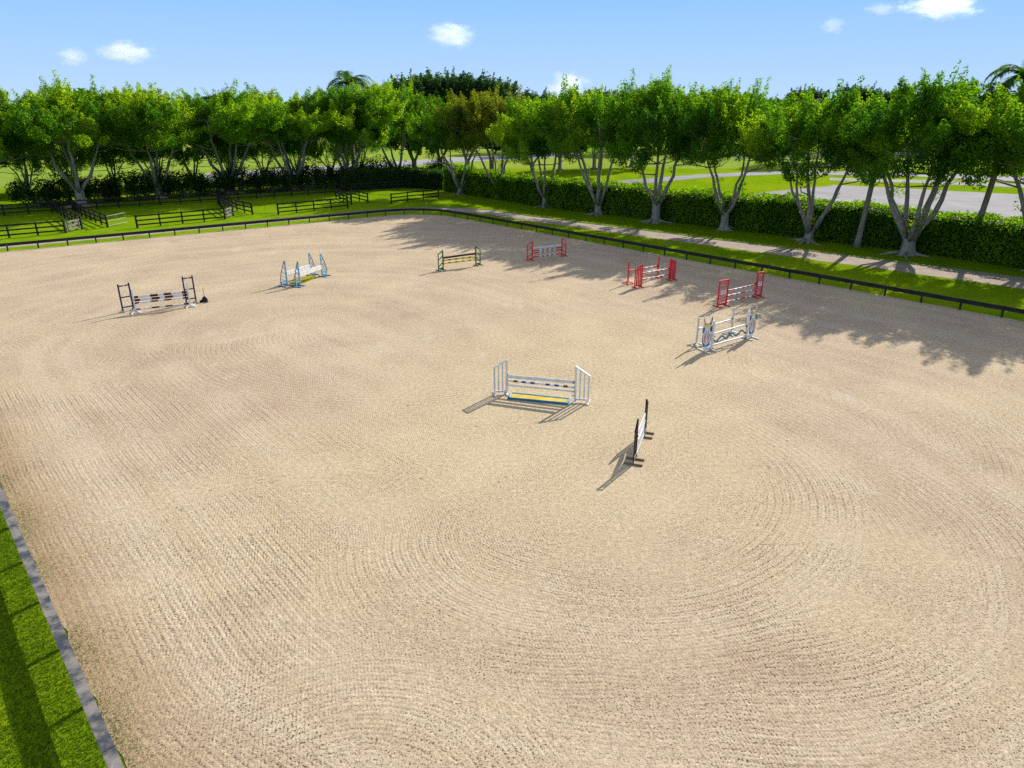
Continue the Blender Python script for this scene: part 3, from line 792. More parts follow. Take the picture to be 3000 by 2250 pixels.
shp = [make_shrub(31, 3.1, 3.7), make_shrub(32, 2.8, 4.2), make_shrub(33, 3.4, 3.4)]
GS = 'shrubs in the dark belt behind the paddocks'
sn = ['at the left picture edge', 'left of the two trunked ficus', 'just right of the two trunked ficus', 'right beside the pale open gate ficus', 'left of the three stemmed ficus', 'right of the three stemmed ficus',
      'halfway to the fanned ficus', 'left of the fanned ficus', 'right of the fanned ficus', 'behind the third paddock', 'left of the thin stemmed ficus', 'right of the thin stemmed ficus', 'left of the ragged palm', 'under the ragged palm', 'far left, beyond the picture edge', 'where it meets the corner hedge', 'low and wide by the corner hedge']
q0 = V2(-74.5, 91.5)
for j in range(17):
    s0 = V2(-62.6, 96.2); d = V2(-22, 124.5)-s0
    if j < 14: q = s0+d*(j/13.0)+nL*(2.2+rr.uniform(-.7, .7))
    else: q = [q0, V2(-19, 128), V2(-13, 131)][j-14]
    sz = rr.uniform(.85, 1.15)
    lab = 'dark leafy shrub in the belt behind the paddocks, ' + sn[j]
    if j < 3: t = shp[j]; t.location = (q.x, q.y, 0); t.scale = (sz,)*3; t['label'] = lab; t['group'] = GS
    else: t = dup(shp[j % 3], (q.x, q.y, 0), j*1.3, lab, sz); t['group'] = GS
# far wood on the horizon
rg = np.random.default_rng(77); C = []; N = []; S = []; T = []
for j in range(1500):
    an = R(rg.uniform(38, 150)); D = rg.uniform(330, 620); top = rg.uniform(11, 19)*(.8+.2*math.sin(an*40)); r = rg.uniform(4, 8)
    cx, cyy = D*math.cos(an), D*math.sin(an); n = 26
    q = rg.normal(size=(n, 3)); q /= np.linalg.norm(q, axis=1, keepdims=True); q[:, 2] = np.abs(q[:, 2])*1.0
    C.append(np.array([cx, cyy, top-r*.9])+q*r*np.array([1, 1, .9])); N.append(q+rg.normal(size=(n, 3))*.4); S.append(rg.uniform(2.0, 4.2, n)); T.append(np.full(n, rg.uniform(0, 1)))
    q = rg.uniform(-1, 1, size=(14, 3)); C.append(np.array([cx, cyy, (top-r)*.5])+q*np.array([r, r, (top-r)*.5])); N.append(rg.normal(size=(14, 3))); S.append(rg.uniform(3, 6, 14)); T.append(np.full(14, rg.uniform(0, .6)))
o = leaves('far_woodland', np.concatenate(C), np.concatenate(N), np.concatenate(S), np.concatenate(T), 'wood_far', aspect=.9, seed=5)
tag(o, 'dark far off woodland along the horizon beyond the fields', 'woodland', kind='stuff')

# ------------------------------------------------------------------ paddock fences and gates
def board_fence(label, line, boards=3, h=1.32, step=2.5, group='black board fences of the paddocks'):
    t = thing('board_fence', label, 'fence', group=group)
    line = [V2(p.x, p.y) if len(p) > 2 else p for p in line]; pts = []
    for p, q in zip(line, line[1:]):
        n = max(1, round((q-p).length/step)); pts += [p.lerp(q, j/n) for j in range(n)]
    pts.append(line[-1])
    for j, p in enumerate(pts):
        big = 1.25 if j in (0, len(pts)-1) else 1
        MB().box((p.x, p.y, h*.5+.02), (.14*big, .14*big, h+.1*big), 'fence').build('post', t)
    for b_ in range(boards):
        k = MB(); z = h*(.25+.36*b_) if boards == 3 else h*(.3+.5*b_)
        for p, q in zip(pts, pts[1:]):
            d = (q-p).normalized(); n = V2(-d.y, d.x)*.09
            k.bar((p.x-n.x, p.y-n.y, z), (q.x-n.x, q.y-n.y, z), .03, .15, 'fence')
        k.build('board', t)
    return t
g = lambda x, y: V2(*tuple(G(x, y))[:2])
bk0, bk1 = g(-60, 637), g(1205, 553)
board_fence('black board fence along the front of the leftmost paddock', [g(-150, 713), g(193, 683)])
board_fence('black board side fence running back from the open pale board gate', [g(241.4, 672), g(190, 640), g(160, 618)])
board_fence('black board side fence hinging the grey metal gate', [g(316, 666.6), g(281, 652), g(240, 634), g(215, 616)])
board_fence('black board front fence between the grey metal gate and the narrow pale gate', [g(403, 668), g(660, 643)])
board_fence('black board side fence running back from the narrow pale wooden gate', [g(683.5, 633.5), g(650, 612), g(640, 600)])
board_fence('short black board side fence left of the wire gate', [g(740, 628.7), g(695, 618), g(640, 590)])
board_fence('black board front fence of the third paddock, right of the wire gate', [g(816, 629), g(1019, 609)])
board_fence('black board side fence at right end of the third paddock', [g(1030, 601), g(985, 580)])
board_fence('short black board fence stub left of the gap near the far corner', [g(1078, 595.5), g(1030, 584)])
board_fence('black board fence in the shaded far corner paddock', [g(1147, 597), g(1285, 581)])
board_fence('long black board fence in deep shade along the back of the paddocks', [bk0, g(470, 601), g(1000, 566), bk1])
def board_gate(label, a, b, mat, boards=3, h=1.2):
    a = V2(a.x, a.y); b = V2(b.x, b.y); d = (b-a).normalized(); t = thing('wooden_gate', label, 'gate', group='pale wooden gates of the paddocks')
    for z in [h*(.28+.32*j) for j in range(boards)]:
        p = a+d*.12; q = b-d*.12
        MB().bar((p.x, p.y, z), (q.x, q.y, z), .03, .16, mat).build('board', t)
    for u in (.14, .86):
        p = a.lerp(b, u); n = V2(-d.y, d.x)*.035
        MB().bar((p.x-n.x, p.y-n.y, h*.18), (p.x-n.x, p.y-n.y, h*1.02), .10, .03, mat).build('stile', t)
    p = a.lerp(b, .14); q = a.lerp(b, .86); n = V2(-d.y, d.x)*.07
    MB().bar((p.x-n.x, p.y-n.y, h*.28), (q.x-n.x, q.y-n.y, h*.92), .03, .10, mat).build('brace', t)
board_gate('pale weathered three board gate at the leftmost paddock', g(196, 683), g(240, 672.5), 'greywood')
board_gate('narrow pale wooden gate between second and third paddock', g(662, 643), g(682.5, 634), 'greywood')
def tube_gate(label, a, b, h=1.2, bars=3, mat='metal', r=.022):
    t = thing('metal_gate', label, 'gate', group='metal gates of the paddocks'); a = Vector((a.x, a.y, 0)); b = Vector((b.x, b.y, 0))
    for j in range(bars):
        z = Vector((0, 0, .15+(h-.15)*j/(bars-1))) if bars > 1 else Vector((0, 0, h))
        MB().tube([a+z, b+z], r, mat, 6).build('bar', t)
    for u in (.0, .5, 1.0):
        p = a.lerp(b, u); MB().tube([p+Vector((0, 0, .02)), p+Vector((0, 0, h+.02))], r*.8, mat, 6).build('upright', t)
tube_gate('grey metal tube gate standing open beside the second paddock', g(318, 666), g(371.6, 654), bars=3, r=.022)
tube_gate('thin wire gate across the gap in front of the third paddock', g(742, 629.5), g(814, 629.5), mat='rail', bars=2, r=.02)
tube_gate('thin wire gate across the shaded gap near the far corner', g(1080, 596), g(1145, 597.5), mat='rail', bars=2, r=.02)

# ------------------------------------------------------------------ small site objects
p = G(1251, 625); t = thing('marker_stake', 'thin white tipped stake standing by the rail at the far corner', 'stake', p)
MB().tube([(0, 0, 0), (0, 0, 1.15)], .025, 'greywood', 6).build('shaft', t); MB().tube([(0, 0, 1.15), (0, 0, 1.32)], .03, 'white', 6).build('tip', t)
p = G(1950, 729); t = thing('water_spigot', 'small curved blue green water pipe behind the rail near the red oxer', 'water pipe', p)
MB().tube([(0, 0, 0), (0, 0, .45), (.04, 0, .62), (.14, 0, .70), (.24, 0, .66)], .035, 'petrol', 8).build('pipe', t, True)
MB().box((0, 0, .05), (.22, .22, .12), 'greywood').build('base_block', t); MB().box((.0, -.06, .42), (.14, .03, .05), 'metal').build('tap_lever', t)
# dustpan-like manure scoop
p = G(599, 886); t = thing('manure_scoop', 'black manure scoop with upright looped handle standing on the sand right of the navy jump', 'scoop', p)
k = MB(); out = []
for j in range(11):
    a_ = math.pi*j/10; out.append((math.cos(a_)*.20*(1 if 0 < j < 10 else 1.12), .10+math.sin(a_)*.30))
out = [(.22, 0.0)]+out+[(-.22, 0.0)]
k.prism(out, .10, .13, 'plastic'); k.build('back_plate', t)
k = MB(); k.box((0, -.06, .012), (.46, .34, .025), 'greywood'); k.build('pan_floor', t)
for sg in (-1, 1): MB().box((sg*.225, -.04, .09), (.02, .28, .16), 'plastic').build('side_wall', t)
MB().tube([(0, .115, .35), (0, .10, .75)], .018, 'greywood', 6).build('handle', t)
MB().tube([(0, .10, .75), (-.05, .10, .82), (-.045, .10, .93), (0, .10, .98), (.045, .10, .93), (.05, .10, .82), (0, .10, .75)], .013, 'greywood', 5).build('grip', t)

t = thing('white_rail_fence', 'long white rail fence across the far field, seen through the crowns at right', 'fence')
wf = resample([V2(*tuple(G(2150, 470))[:2]), V2(*tuple(G(2700, 461))[:2]), V2(*tuple(G(3200, 459))[:2])], 4.0)
for q in wf: MB().box((q.x, q.y, .6), (.16, .16, 1.25), 'white').build('post', t)
for z in (.45, .85, 1.2):
    k = MB()
    for q, r_ in zip(wf, wf[1:]): k.bar((q.x, q.y, z), (r_.x, r_.y, z), .05, .16, 'white')
    k.build('board', t)
# far stable building and hidden roofs
def stable(label, c, rz, L, W_, hw, hr, wallm, roofm):
    t = thing('stable_building', label, 'building', (c[0], c[1], 0), rz)
    MB().box((0, 0, hw/2), (L, W_, hw), wallm).build('wall', t)
    e = .7; k = MB()
    k.add([(-L/2-e, -W_/2-e, hw), (L/2+e, -W_/2-e, hw), (L/2+e, W_/2+e, hw), (-L/2-e, W_/2+e, hw), (-L/2+W_*.35, 0, hw+hr), (L/2-W_*.35, 0, hw+hr)],
          [(0, 1, 5, 4), (2, 3, 4, 5), (1, 2, 5), (3, 0, 4), (0, 3, 2, 1)], roofm); k.build('roof', t)
    for j in range(7):
        x = -L/2+L*(j+.5)/7
        d = MB().box((x, -W_/2-.03, 1.15), (1.3, .06, 2.3), 'petrol').build('door', t)
        MB().box((x+.4, -W_/2-.08, 1.2), (.06, .04, .2), 'metal').build('handle', d)
    return t
stable('long white stable building with pale roof beyond the far field at right', (116, 212), R(-32), 34, 9, 3.4, 2.4, 'white', 'offwhite')
stable('white barn with grey roof glimpsed through the crowns at the right edge', (185, 270), R(-40), 26, 12, 5, 3.5, 'white', 'greywood')

# ------------------------------------------------------------------ jumps
def frame(a, b):
    a = V2(a.x, a.y); b = V2(b.x, b.y); d = b-a; return Vector((a.x, a.y, .012)), math.atan2(d.y, d.x), d.length
def foot(t, x, L, m, hh=.06, wd=.09):
    MB().box((x, 0, hh/2), (wd, L, hh), m).build('foot', t, bevel=.008)
def cups(t, zs, x=-.055):
    for z in zs:
        k = MB(); k.box((x, 0, z-.055), (.02, .09, .10), 'rust'); k.box((x-.045, 0, z-.10), (.09, .10, .02), 'rust'); k.build('jump_cup', t)
def wing(kind, ipx, opx, h, h2, label, m, group, cz=(), wd=None, fm=None, m2=None, sign=None, feetL=.62):
    loc, rz, L = frame(G(*ipx), G(*opx)); L = wd or L
    t = thing('jump_standard', label, 'jump standard', loc, rz, group); fm = fm or m; m2 = m2 or m
    u = .10 if m == 'white' else .085
    MB().box((0, 0, .05+h/2), (u, .09, h-.02), m).build('upright', t, bevel=.008)
    if kind == 'slat':
        MB().box((L, 0, .05+h2/2), (u*.8, .07, h2-.02), m).build('outer_upright', t, bevel=.006)
        MB().bar((-.02, 0, h+.05), (L+.03, 0, h2+.05), .10, .05, m).build('top_rail', t)
        MB().box((L/2, 0, .14), (L-.11, .05, .09), m).build('bottom_rail', t)
        n = 3 if m == 'red' else 2
        for j in range(1, n+1):
            x = L*j/(n+1); ht = h+(h2-h)*x/L
            MB().box((x, 0, .19+(ht-.17)/2), (.095 if m == 'red' else .07, .03, ht-.19), m2).build('slat', t)
    if kind == 'diag':
        MB().box((L, 0, .05+h2/2), (u*.7, .07, h2-.02), m).build('outer_upright', t, bevel=.006)
        MB().bar((-.02, 0, h+.04), (L*.35, 0, h+.02-.10), .08, .06, m).build('top_rail', t)
        MB().bar((L*.35, 0, h-.08), (L+.02, 0, h2+.04), .07, .055, m).build('shoulder_rail', t)
        for z in (.32, .86):
            MB().bar((.03, .01, z+.30), (L-.03, .01, z), .04, .07, m2).build('brace', t)
        MB().box((L/2, 0, .15), (L-.10, .05, .10), m).build('bottom_rail', t)
    if kind == 'grid':
        MB().box((L, 0, .05+h/2), (u, .08, h-.02), m).build('outer_upright', t, bevel=.006)
        MB().box((L/2, 0, h+.04), (L+u+.02, .11, .05), m2).build('top_rail', t)
        MB().box((L/2, 0, .16), (L-u-.01, .06, .12), m).build('bottom_rail', t)
        k = MB()
        for j in range(1, 4): k.box((L*j/4, 0, .22+(h-.26)/2), (.022, .02, h-.26), m2)
        for j in range(1, 8): k.box((L/2, .016, .22+(h-.26)*j/8), (L-u-.01, .010, .03), m2)
        k.build('lattice', t)
        for sg in (-1, 1):
            s_ = MB().box((L/2, sg*.045, h*.56), (L*.66, .012, .30), 'white').build('sign_plate', t)
            MB().box((L/2, sg*.0535, h*.56+.05), (.07, .005, .09), 'slate').build('emblem', s_)
            MB().box((L/2, sg*.0535, h*.56-.06), (L*.42, .005, .025), 'slate').build('printed_line', s_)
    if kind == 'ladder':
        MB().box((L, 0, .05+h/2), (u, .08, h-.02), m).build('outer_upright', t, bevel=.006)
        for z in (.30, h*.53, h-.10): MB().box((L/2, 0, z), (L-u-.004, .06, .07), m).build('rung', t)
        for sg in (-1, 1):
            k = MB(); k.tube([(L/2-.03, sg*.036, h-.10), (L/2+.03, sg*.036, h-.10)], .028, 'white', 8); k.build('badge', t)
        for z in (.32, h*.53+.02):
            k = MB(); sp = h*.40
            for sg in (1, -1):
                pts = [(L/2+sg*(L*.42-L*.42*math.sin(q/6*math.pi/2)), 0, z+sp*.08+sp*.55*(q/6)) for q in range(7)]
                k.tube(pts, .007, 'metal', 4)
            k.build('wire_scroll', t)
    if kind == 'curve':
        pts = []
        for q in range(11):
            u_ = q/10; pts.append((.02+(L+.06)*math.sin(min(1, u_*1.12)*math.pi/2)**.9, 0, h*(1-u_)+.06))
        pts[-1] = (L, 0, .10)
        k = MB()
        for A_, B_ in zip(pts, pts[1:]): k.bar(A_, B_, .035, .045, m2)
        k.build('curved_bar', t)
        for z in (.42, .70, .98, 1.26):
            q = min(range(11), key=lambda j: abs(pts[j][2]-(z+.16))); MB().bar((.05, 0, z-.10), (pts[q][0], 0, pts[q][2]), .025, .03, m2).build('brace', t)
        k = MB(); k.box((L/2, 0, .34), (L-.08, .05, .10), m); k.box((L-.02, 0, .19), (.09, .06, .36), m); k.build('bracket', t)
    if kind in ('ladder',):
        for x in (0, L):
            k = MB()
            for sg in (-1, 1): k.bar((x, sg*.02, .14), (x, sg*.22, .03), .08, .06, 'slate')
            k.build('foot', t)
    else:
        for x in (0, L): foot(t, x, feetL, fm)
    cups(t, cz); return t
def post(ipx, h, label, m, group, towards=None, cz=(), fm=None, foot_r=.42):
    p = G(*ipx); rz = 0
    if towards: q = G(*towards); rz = math.atan2(p.y-q.y, p.x-q.x)
    t = thing('jump_standard', label, 'jump standard', (p.x, p.y, .012), rz, group); fm = fm or m
    MB().box((0, 0, .10+h/2), (.09, .09, h-.10), m).build('upright', t, bevel=.01)
    for a_ in (45, 135, 225, 315):
        a_ = R(a_); MB().bar((math.cos(a_)*.03, math.sin(a_)*.03, .15), (math.cos(a_)*foot_r, math.sin(a_)*foot_r, .035), .08, .07, fm).build('foot', t)
    cups(t, cz); return t
def pole(aw, bw, bands, label, group, r=.05, name='jump_pole', cat='jump pole'):
    aw = Vector(aw); bw = Vector(bw); c = (aw+bw)/2; d = bw-aw; L = d.length
    o = thing(name, label, cat, c); o.rotation_euler = d.to_track_quat('X', 'Z').to_euler()
    k = MB(); n = 12; x = -L/2; tot = sum(f for f, _ in bands); first = True
    for j, (f, m) in enumerate(bands):
        x2 = x+L*f/tot
        k.tube([(x, 0, 0), (x2, 0, 0)], r, m, n, cap=False); x = x2
    for xe, m, rev in ((-L/2, bands[0][1], True), (L/2, bands[-1][1], False)):
        ring = [(xe, math.cos(2*math.pi*q/n)*r, math.sin(2*math.pi*q/n)*r) for q in range(n)]
        k.add(ring, [tuple(range(n))], m)
    ob = k.build(name, None, smooth=False)
    ob.matrix_world = o.matrix_world; ob.location = o.location; ob.rotation_euler = o.rotation_euler
    tag(ob, label, cat, group); bpy.data.objects.remove(o)
    for f in ob.data.polygons:
        if len(f.vertices) == 4: f.use_smooth = True
    return ob
def plank(aw, bw, h, th, bands, label, group, name='jump_plank', cat='jump plank'):
    aw = Vector(aw); bw = Vector(bw); c = (aw+bw)/2; d = bw-aw; L = d.length
    k = MB(); x = -L/2; tot = sum(f for f, _ in bands)
    for f, m in bands:
        x2 = x+L*f/tot; k.box(((x+x2)/2, 0, 0), (x2-x-.001, th, h), m); x = x2
    ob = k.build(name); ob.location = c; ob.rotation_euler = d.to_track_quat('X', 'Z').to_euler(); return tag(ob, label, cat, group)
def span(lp, rp, yl, yr, inset=.06, fwd=0.0):
    """end points of a pole hung between two standards (ground pixels) at two measured heights"""
    a = G(*lp); b = G(*rp); d = (b-a).normalized(); n = Vector((d.y, -d.x, 0))*fwd
    za, zb = Zat(a.y, yl), Zat(b.y, yr)
    return (a+d*inset+n).to_tuple()[:2]+(za,), (b-d*inset+n).to_tuple()[:2]+(zb,)

# 1 navy and white vertical
g1 = 'parts of the navy and white jump'
wl, wr = (399, 918), (558, 899)
wing('ladder', (392, 909), (361, 915), 1.80, 1.8, 'navy ladder shaped standard with wire scrolls at left of the navy jump', 'navy', g1)
wing('ladder', (547, 890), (575, 886), 1.82, 1.8, 'navy ladder shaped standard with wire scrolls at right, beside the manure scoop', 'navy', g1)
post(wl, 1.57, 'white post standard on splayed feet at left of the navy jump', 'white', g1, wr, (.95, .70))
post(wr, 1.57, 'white post standard on splayed feet at right of the navy jump', 'white', g1, wl, (.95, .70))
B = lambda s: [(float(x.split(':')[0]), x.split(':')[1]) for x in s.split()]
bw4 = B('7:maroon 21:white 14:maroon 11:white 14:maroon 21:white 10:maroon')
plank(*span(wl, wr, 871.5, 855), .15, .04, B('7:maroon 22:white 14:maroon 11:white 14:maroon 20:white 10:maroon'), 'top brown and white banded plank of the navy jump', g1)
plank(*span(wl, wr, 880, 863, fwd=.03), .15, .04, B('10:maroon 21:white 15:maroon 10:white 15:maroon 19:white 9:maroon'), 'second brown and white banded plank from the top of the navy jump', g1)
pole(*span(wl, wr, 888, 871.5), bw4, 'raised brown and white pole below the planks of the navy jump', g1)
pole(*span(wl, wr, 907, 889), bw4, 'lowest brown and white pole just above the sand in the navy jump', g1)

# 2 sky blue oxer
g2 = 'parts of the sky blue oxer'
wing('curve', (879.7, 837.8), (867.5, 842.5), 1.78, 0, 'sky blue curved standard at the left front of the blue oxer', 'sky', g2, m2='petrol', fm='petrol', feetL=.8, wd=.5)
wing('curve', (841.8, 835.9), (827, 840.6), 1.78, 0, 'sky blue curved standard at the left back of the blue oxer', 'sky', g2, m2='petrol', fm='petrol', feetL=.8, wd=.58)
wing('curve', (944.8, 811.6), (955, 808), 1.76, 0, 'sky blue curved standard at the right front of the blue oxer', 'sky', g2, m2='petrol', fm='petrol', feetL=.8, wd=.55)
wing('curve', (911.5, 808.8), (920.6, 805.5), 1.76, 0, 'sky blue curved standard at the right back of the blue oxer', 'sky', g2, m2='petrol', fm='petrol', feetL=.8, wd=.52)
wht = [(1, 'white')]
plank(*span((879.7, 837.8), (944.8, 811.6), 803, 780), .22, .10, wht, 'thick white plank on the front of the blue oxer', g2)
plank(*span((841.8, 835.9), (911.5, 808.8), 800, 777.5), .20, .10, wht, 'thick white plank on the back of the blue oxer', g2)
pole(*span((879.7, 837.8), (944.8, 811.6), 809.5, 786.5), wht, 'plain white pole below the front plank of the blue oxer', g2)
pole(*span((841.8, 835.9), (911.5, 808.8), 806, 784), wht, 'plain white pole below the back plank of the blue oxer', g2)
# thin stray curved frame leaning on the front standard
a = G(857, 837); b = G(868, 790, 0); t = thing('curved_brace', 'dark thin curved brace on a long foot left of the blue oxer', 'jump brace', (a.x, a.y, .012), 0, g2)
pt = G(879.7, 837.8); loc = Vector((pt.x-a.x-.06, pt.y-a.y, 0))
MB().tube([(0, 0, .03), (loc.x*.30, loc.y*.3, .5), (loc.x*.62, loc.y*.62, .98), (loc.x*.95, loc.y*.95, 1.5)], .02, 'petrol', 6).build('curved_bar', t)
MB().box((0, -.02, .03), (1.0, .10, .06), 'petrol').build('foot', t)
def mat_turf():
    k = NT('ochre_green_turf'); p = k.pos()
    c = k.mix(k.smooth(k.noise(3, 4, p, .7), .35, .65), (.22, .22, .01), (.33, .29, .01)); k.principled(c, .95, .05, k.bump(k.noise(40, 3, p), .8, .03)); return k.m
M['turf'] = mat_turf()
qa, qb, qc, qd = G(848, 832), G(909, 809), G(930, 814), G(879, 833.5)
k = MB(); zt = .08
k.add([(v.x, v.y, z) for z in (.0, zt) for v in (qa, qb, qc, qd)], [(4, 7, 6, 5), (0, 1, 5, 4), (1, 2, 6, 5), (2, 3, 7, 6), (3, 0, 4, 7)], 'turf')
tag(k.build('turf_mat'), 'yellow green turf mat lying under the blue oxer', 'turf mat', g2)

# 3 green vertical
g3 = 'parts of the green and yellow jump'
gl, gr_ = (1298.5, 791), (1394.5, 779)
wing('diag', gl, (1285, 793.5), 1.55, 1.30, 'green braced standard at left of the yellow poled jump', 'green', g3, (.80, .55))
wing('diag', gr_, (1407, 776.4), 1.58, 1.28, 'green braced standard at right of the yellow poled jump, in dappled shade', 'green', g3, (.80, .55))
plank(*span(gl, gr_, 755.5, 742.5), .14, .12, [(1, 'maroon')], 'dark maroon plank on top of the green and yellow jump', g3)
yb = B('14:yellow 7:green 13:yellow 7:green 14:yellow 7:green 14:yellow 7:green 14:yellow')
pole(*span(gl, gr_, 763, 751.5), yb, 'upper yellow pole with dark green bands', g3, r=.06)
pole(*span(gl, gr_, 772, 760), yb, 'lower yellow pole with dark green bands', g3, r=.06)

# 4 red and white vertical
g4 = 'parts of the red and white vertical'
rl, rr4 = (1559, 763), (1645.5, 751.7)
wing('diag', rl, (1544.6, 764.5), 1.60, 1.32, 'red braced standard at left of the white planked vertical', 'red', g4, (.9, .7))
wing('diag', rr4, (1657, 750.2), 1.60, 1.30, 'red braced standard at right of the white planked vertical', 'red', g4, (.9, .7))
plank(*span(rl, rr4, 727, 717.5), .13, .05, wht, 'white plank on top of the red and white vertical', g4)
rb = B('22:red 8:white 8:slate 8:white 8:red 8:white 10:slate 7:white 21:red')
for yl, yr, nm in ((734.5, 724), (741.5, 731), (753.5, 743)) and ((734.5, 724.0, 'upper'), (741.5, 731.0, 'middle'), (753.5, 743.0, 'lowest')):
    pole(*span(rl, rr4, yl, yr), rb, '%s red pole with white and blue grey bands below the white plank' % nm, g4)

# 5 red oxer
g5 = 'parts of the red oxer'
fl_, fr_ = (1878, 841), (1960, 822)
wing('slat', fl_, (1859, 843.5), 1.62, 1.36, 'red slatted standard with sloping top at left front of the red oxer', 'red', g5, (.86, .36), fm='darkred')
wing('slat', fr_, (1976, 820), 1.62, 1.36, 'red slatted standard with sloping top at right front of the red oxer', 'red', g5, (.86, .36), fm='darkred')
bl_, br_ = (1839, 831), (1926.5, 813)
post(bl_, 1.60, 'single red post standard at left back of the red oxer', 'red', g5, br_, (.92,))
post(br_, 1.62, 'single red post standard at right back of the red oxer', 'red', g5, bl_, (.92,))
ob_ = B('20:red 8:white 9:slate 8:white 10:red 8:white 9:slate 8:white 20:red')
pole(*span(bl_, br_, 793, 778), ob_, 'red and white banded pole at the back of the red oxer', g5)
pole(*span(fl_, fr_, 801, 786.5), ob_, 'upper front red and white banded pole of the red oxer', g5)
pole(*span(fl_, fr_, 819.5, 803.5), ob_, 'lower front red and white banded pole of the red oxer', g5)

# 6 red lattice vertical
g6 = 'parts of the red lattice jump'
ll, lr = (2126, 895.5), (2211.7, 872)
wing('grid', ll, (2101, 900), 1.74, 1.74, 'red lattice standard with white sign plate, left side', 'red', g6, (1.1, .72, .30), m2='red', fm='darkred', feetL=.75)
wing('grid', lr, (2228.5, 870.2), 1.74, 1.74, 'red lattice standard with white sign plate, right side nearer the rail', 'red', g6, (1.1, .72, .30), m2='red', fm='darkred', feetL=.75)
lb1 = B('22:red 7:white 9:slate 7:white 10:red 7:white 9:slate 7:white 20:red'); lb2 = B('7:white 13:red 8:white 9:slate 7:white 20:red 6:white 9:slate 7:white 12:red 3:white')
pole(*span(ll, lr, 852, 832.5), lb1, 'top red pole with blue grey bands between the lattice standards', g6)
pole(*span(ll, lr, 867, 848), lb2, 'middle red and white pole between the lattice standards', g6)
pole(*span(ll, lr, 884.5, 865), lb2, 'lowest red and white pole between the lattice standards', g6)

# 7 horse head oxer
g7 = 'parts of the horse head jump'
HEAD = [(.00, .24), (.10, .22), (.19, .26), (.25, .40), (.285, .62), (.30, .90), (.33, 1.10), (.335, 1.32), (.30, 1.46), (.265, 1.56), (.30, 1.66), (.315, 1.80), (.285, 1.94), (.23, 1.86), (.185, 1.70), (.12, 1.62),
        (.00, 1.62), (-.12, 1.62), (-.185, 1.70), (-.23, 1.86), (-.285, 1.94), (-.315, 1.80), (-.30, 1.66), (-.265, 1.56), (-.30, 1.46), (-.335, 1.32), (-.33, 1.10), (-.30, .90), (-.285, .62), (-.25, .40), (-.19, .26), (-.10, .22)]
def horse(ipx, opx, label):
    loc, rz, L = frame(G(*ipx), G(*opx)); t = thing('horse_head_standard', label, 'jump standard', loc, rz, g7)
    MB().box((0, 0, .86), (.12, .12, 1.62), 'white').build('upright', t, bevel=.01)
    MB().box((.30, 0, .13), (.47, .07, .16), 'white').build('base_board', t)
    foot(t, 0, .95, 'offwhite', .06, .09); foot(t, .55, .95, 'offwhite', .06, .09)
    xc = .42
    pl = MB().prism([(xc+x, z) for x, z in HEAD], -.02, .02, 'white').build('head_panel', t)
    def pat(poly, m, nm):
        for y0, y1 in ((-.026, -.0205), (.0205, .026)): MB().prism([(xc+x, z) for x, z in poly], y0, y1, m).build(nm, pl)
    pat([(0, 1.60), (.11, 1.60), (.13, 1.46), (.06, 1.38), (.02, 1.26), (-.07, 1.36), (-.13, 1.46), (-.11, 1.60)], 'yellow', 'forelock_star')
    pat([(-.05, 1.56), (.05, 1.56), (.03, 1.46), (-.04, 1.44)], 'orange', 'forelock_shade') if False else None
    for sg, c1, c2 in ((-1, 'purple', 'royal'), (1, 'teal', 'royal')):
        f_ = lambda pts: [(sg*x, z) for x, z in pts]
        pat(f_([(.20, 1.40), (.32, 1.36), (.325, 1.12), (.27, 1.06), (.20, 1.14), (.17, 1.26)]), c1, 'eye_patch')
        pat(f_([(.235, 1.30), (.285, 1.28), (.285, 1.20), (.24, 1.19)]), 'black', 'eye') if False else None
        pat(f_([(.285, 1.00), (.30, .92), (.28, .66), (.245, .46), (.22, .52), (.25, .78)]), c2, 'cheek_stripe')
        pat(f_([(.12, .98), (.17, 1.02), (.19, .84), (.15, .60), (.10, .52), (.12, .72)]), 'salmon', 'nose_stripe')
        pat(f_([(.05, 1.18), (.075, 1.18), (.085, .80), (.06, .64), (.04, .82)]), c1, 'bridge_line')
        pat(f_([(.02, .26), (.09, .245), (.18, .29), (.235, .42), (.19, .52), (.13, .40), (.03, .33)]), 'teal' if sg > 0 else 'royal', 'muzzle_patch')
        pat(f_([(.215, 1.68), (.275, 1.66), (.295, 1.80), (.275, 1.90), (.235, 1.82)]), 'salmon' if sg > 0 else 'maroon', 'inner_ear')
        pat(f_([(.14, 1.58), (.20, 1.66), (.25, 1.56), (.20, 1.46)]), 'maroon' if sg < 0 else 'orange', 'brow_mark')
    cups(t, (.86, .18), -.07); return t
hL, hR = (2083, 1026), (2185, 994)
horse(hL, (2058, 1030.5), 'white standard with painted horse head panel at the near left of the horse head jump')
horse(hR, (2205, 988.5), 'white standard with painted horse head panel at the right of the horse head jump')
pL, pR = (2039.5, 1013), (2141.6, 979)
post(pL, 1.56, 'white post standard at the left back of the horse head jump', 'offwhite', g7, pR, (1.0,), foot_r=.5)
post(pR, 1.56, 'white post standard at the right back of the horse head jump', 'offwhite', g7, pL, (1.0,), foot_r=.5)
pole(*span(pL, pR, 963.5, 935), wht, 'back white pole of the horse head jump', g7)
pole(*span(hL, hR, 978.5, 949), wht, 'upper front white pole above the blue wave', g7)
pole(*span(hL, hR, 1012, 984), wht, 'lowest white pole below the blue wave', g7)
a, b = span(hL, hR, 997.5, 969); a = Vector(a); b = Vector(b); d = b-a; L = d.length
top = []; bot = []
for j in range(57):
    u = j/56; z = .115*math.sin(u*math.pi*2*3.35+2.6); top.append((-L/2+L*u, z+.05)); bot.append((-L/2+L*u, z-.05))
k = MB()
for j in range(56): k.prism([bot[j], bot[j+1], top[j+1], top[j]], -.015, .015, 'teal')
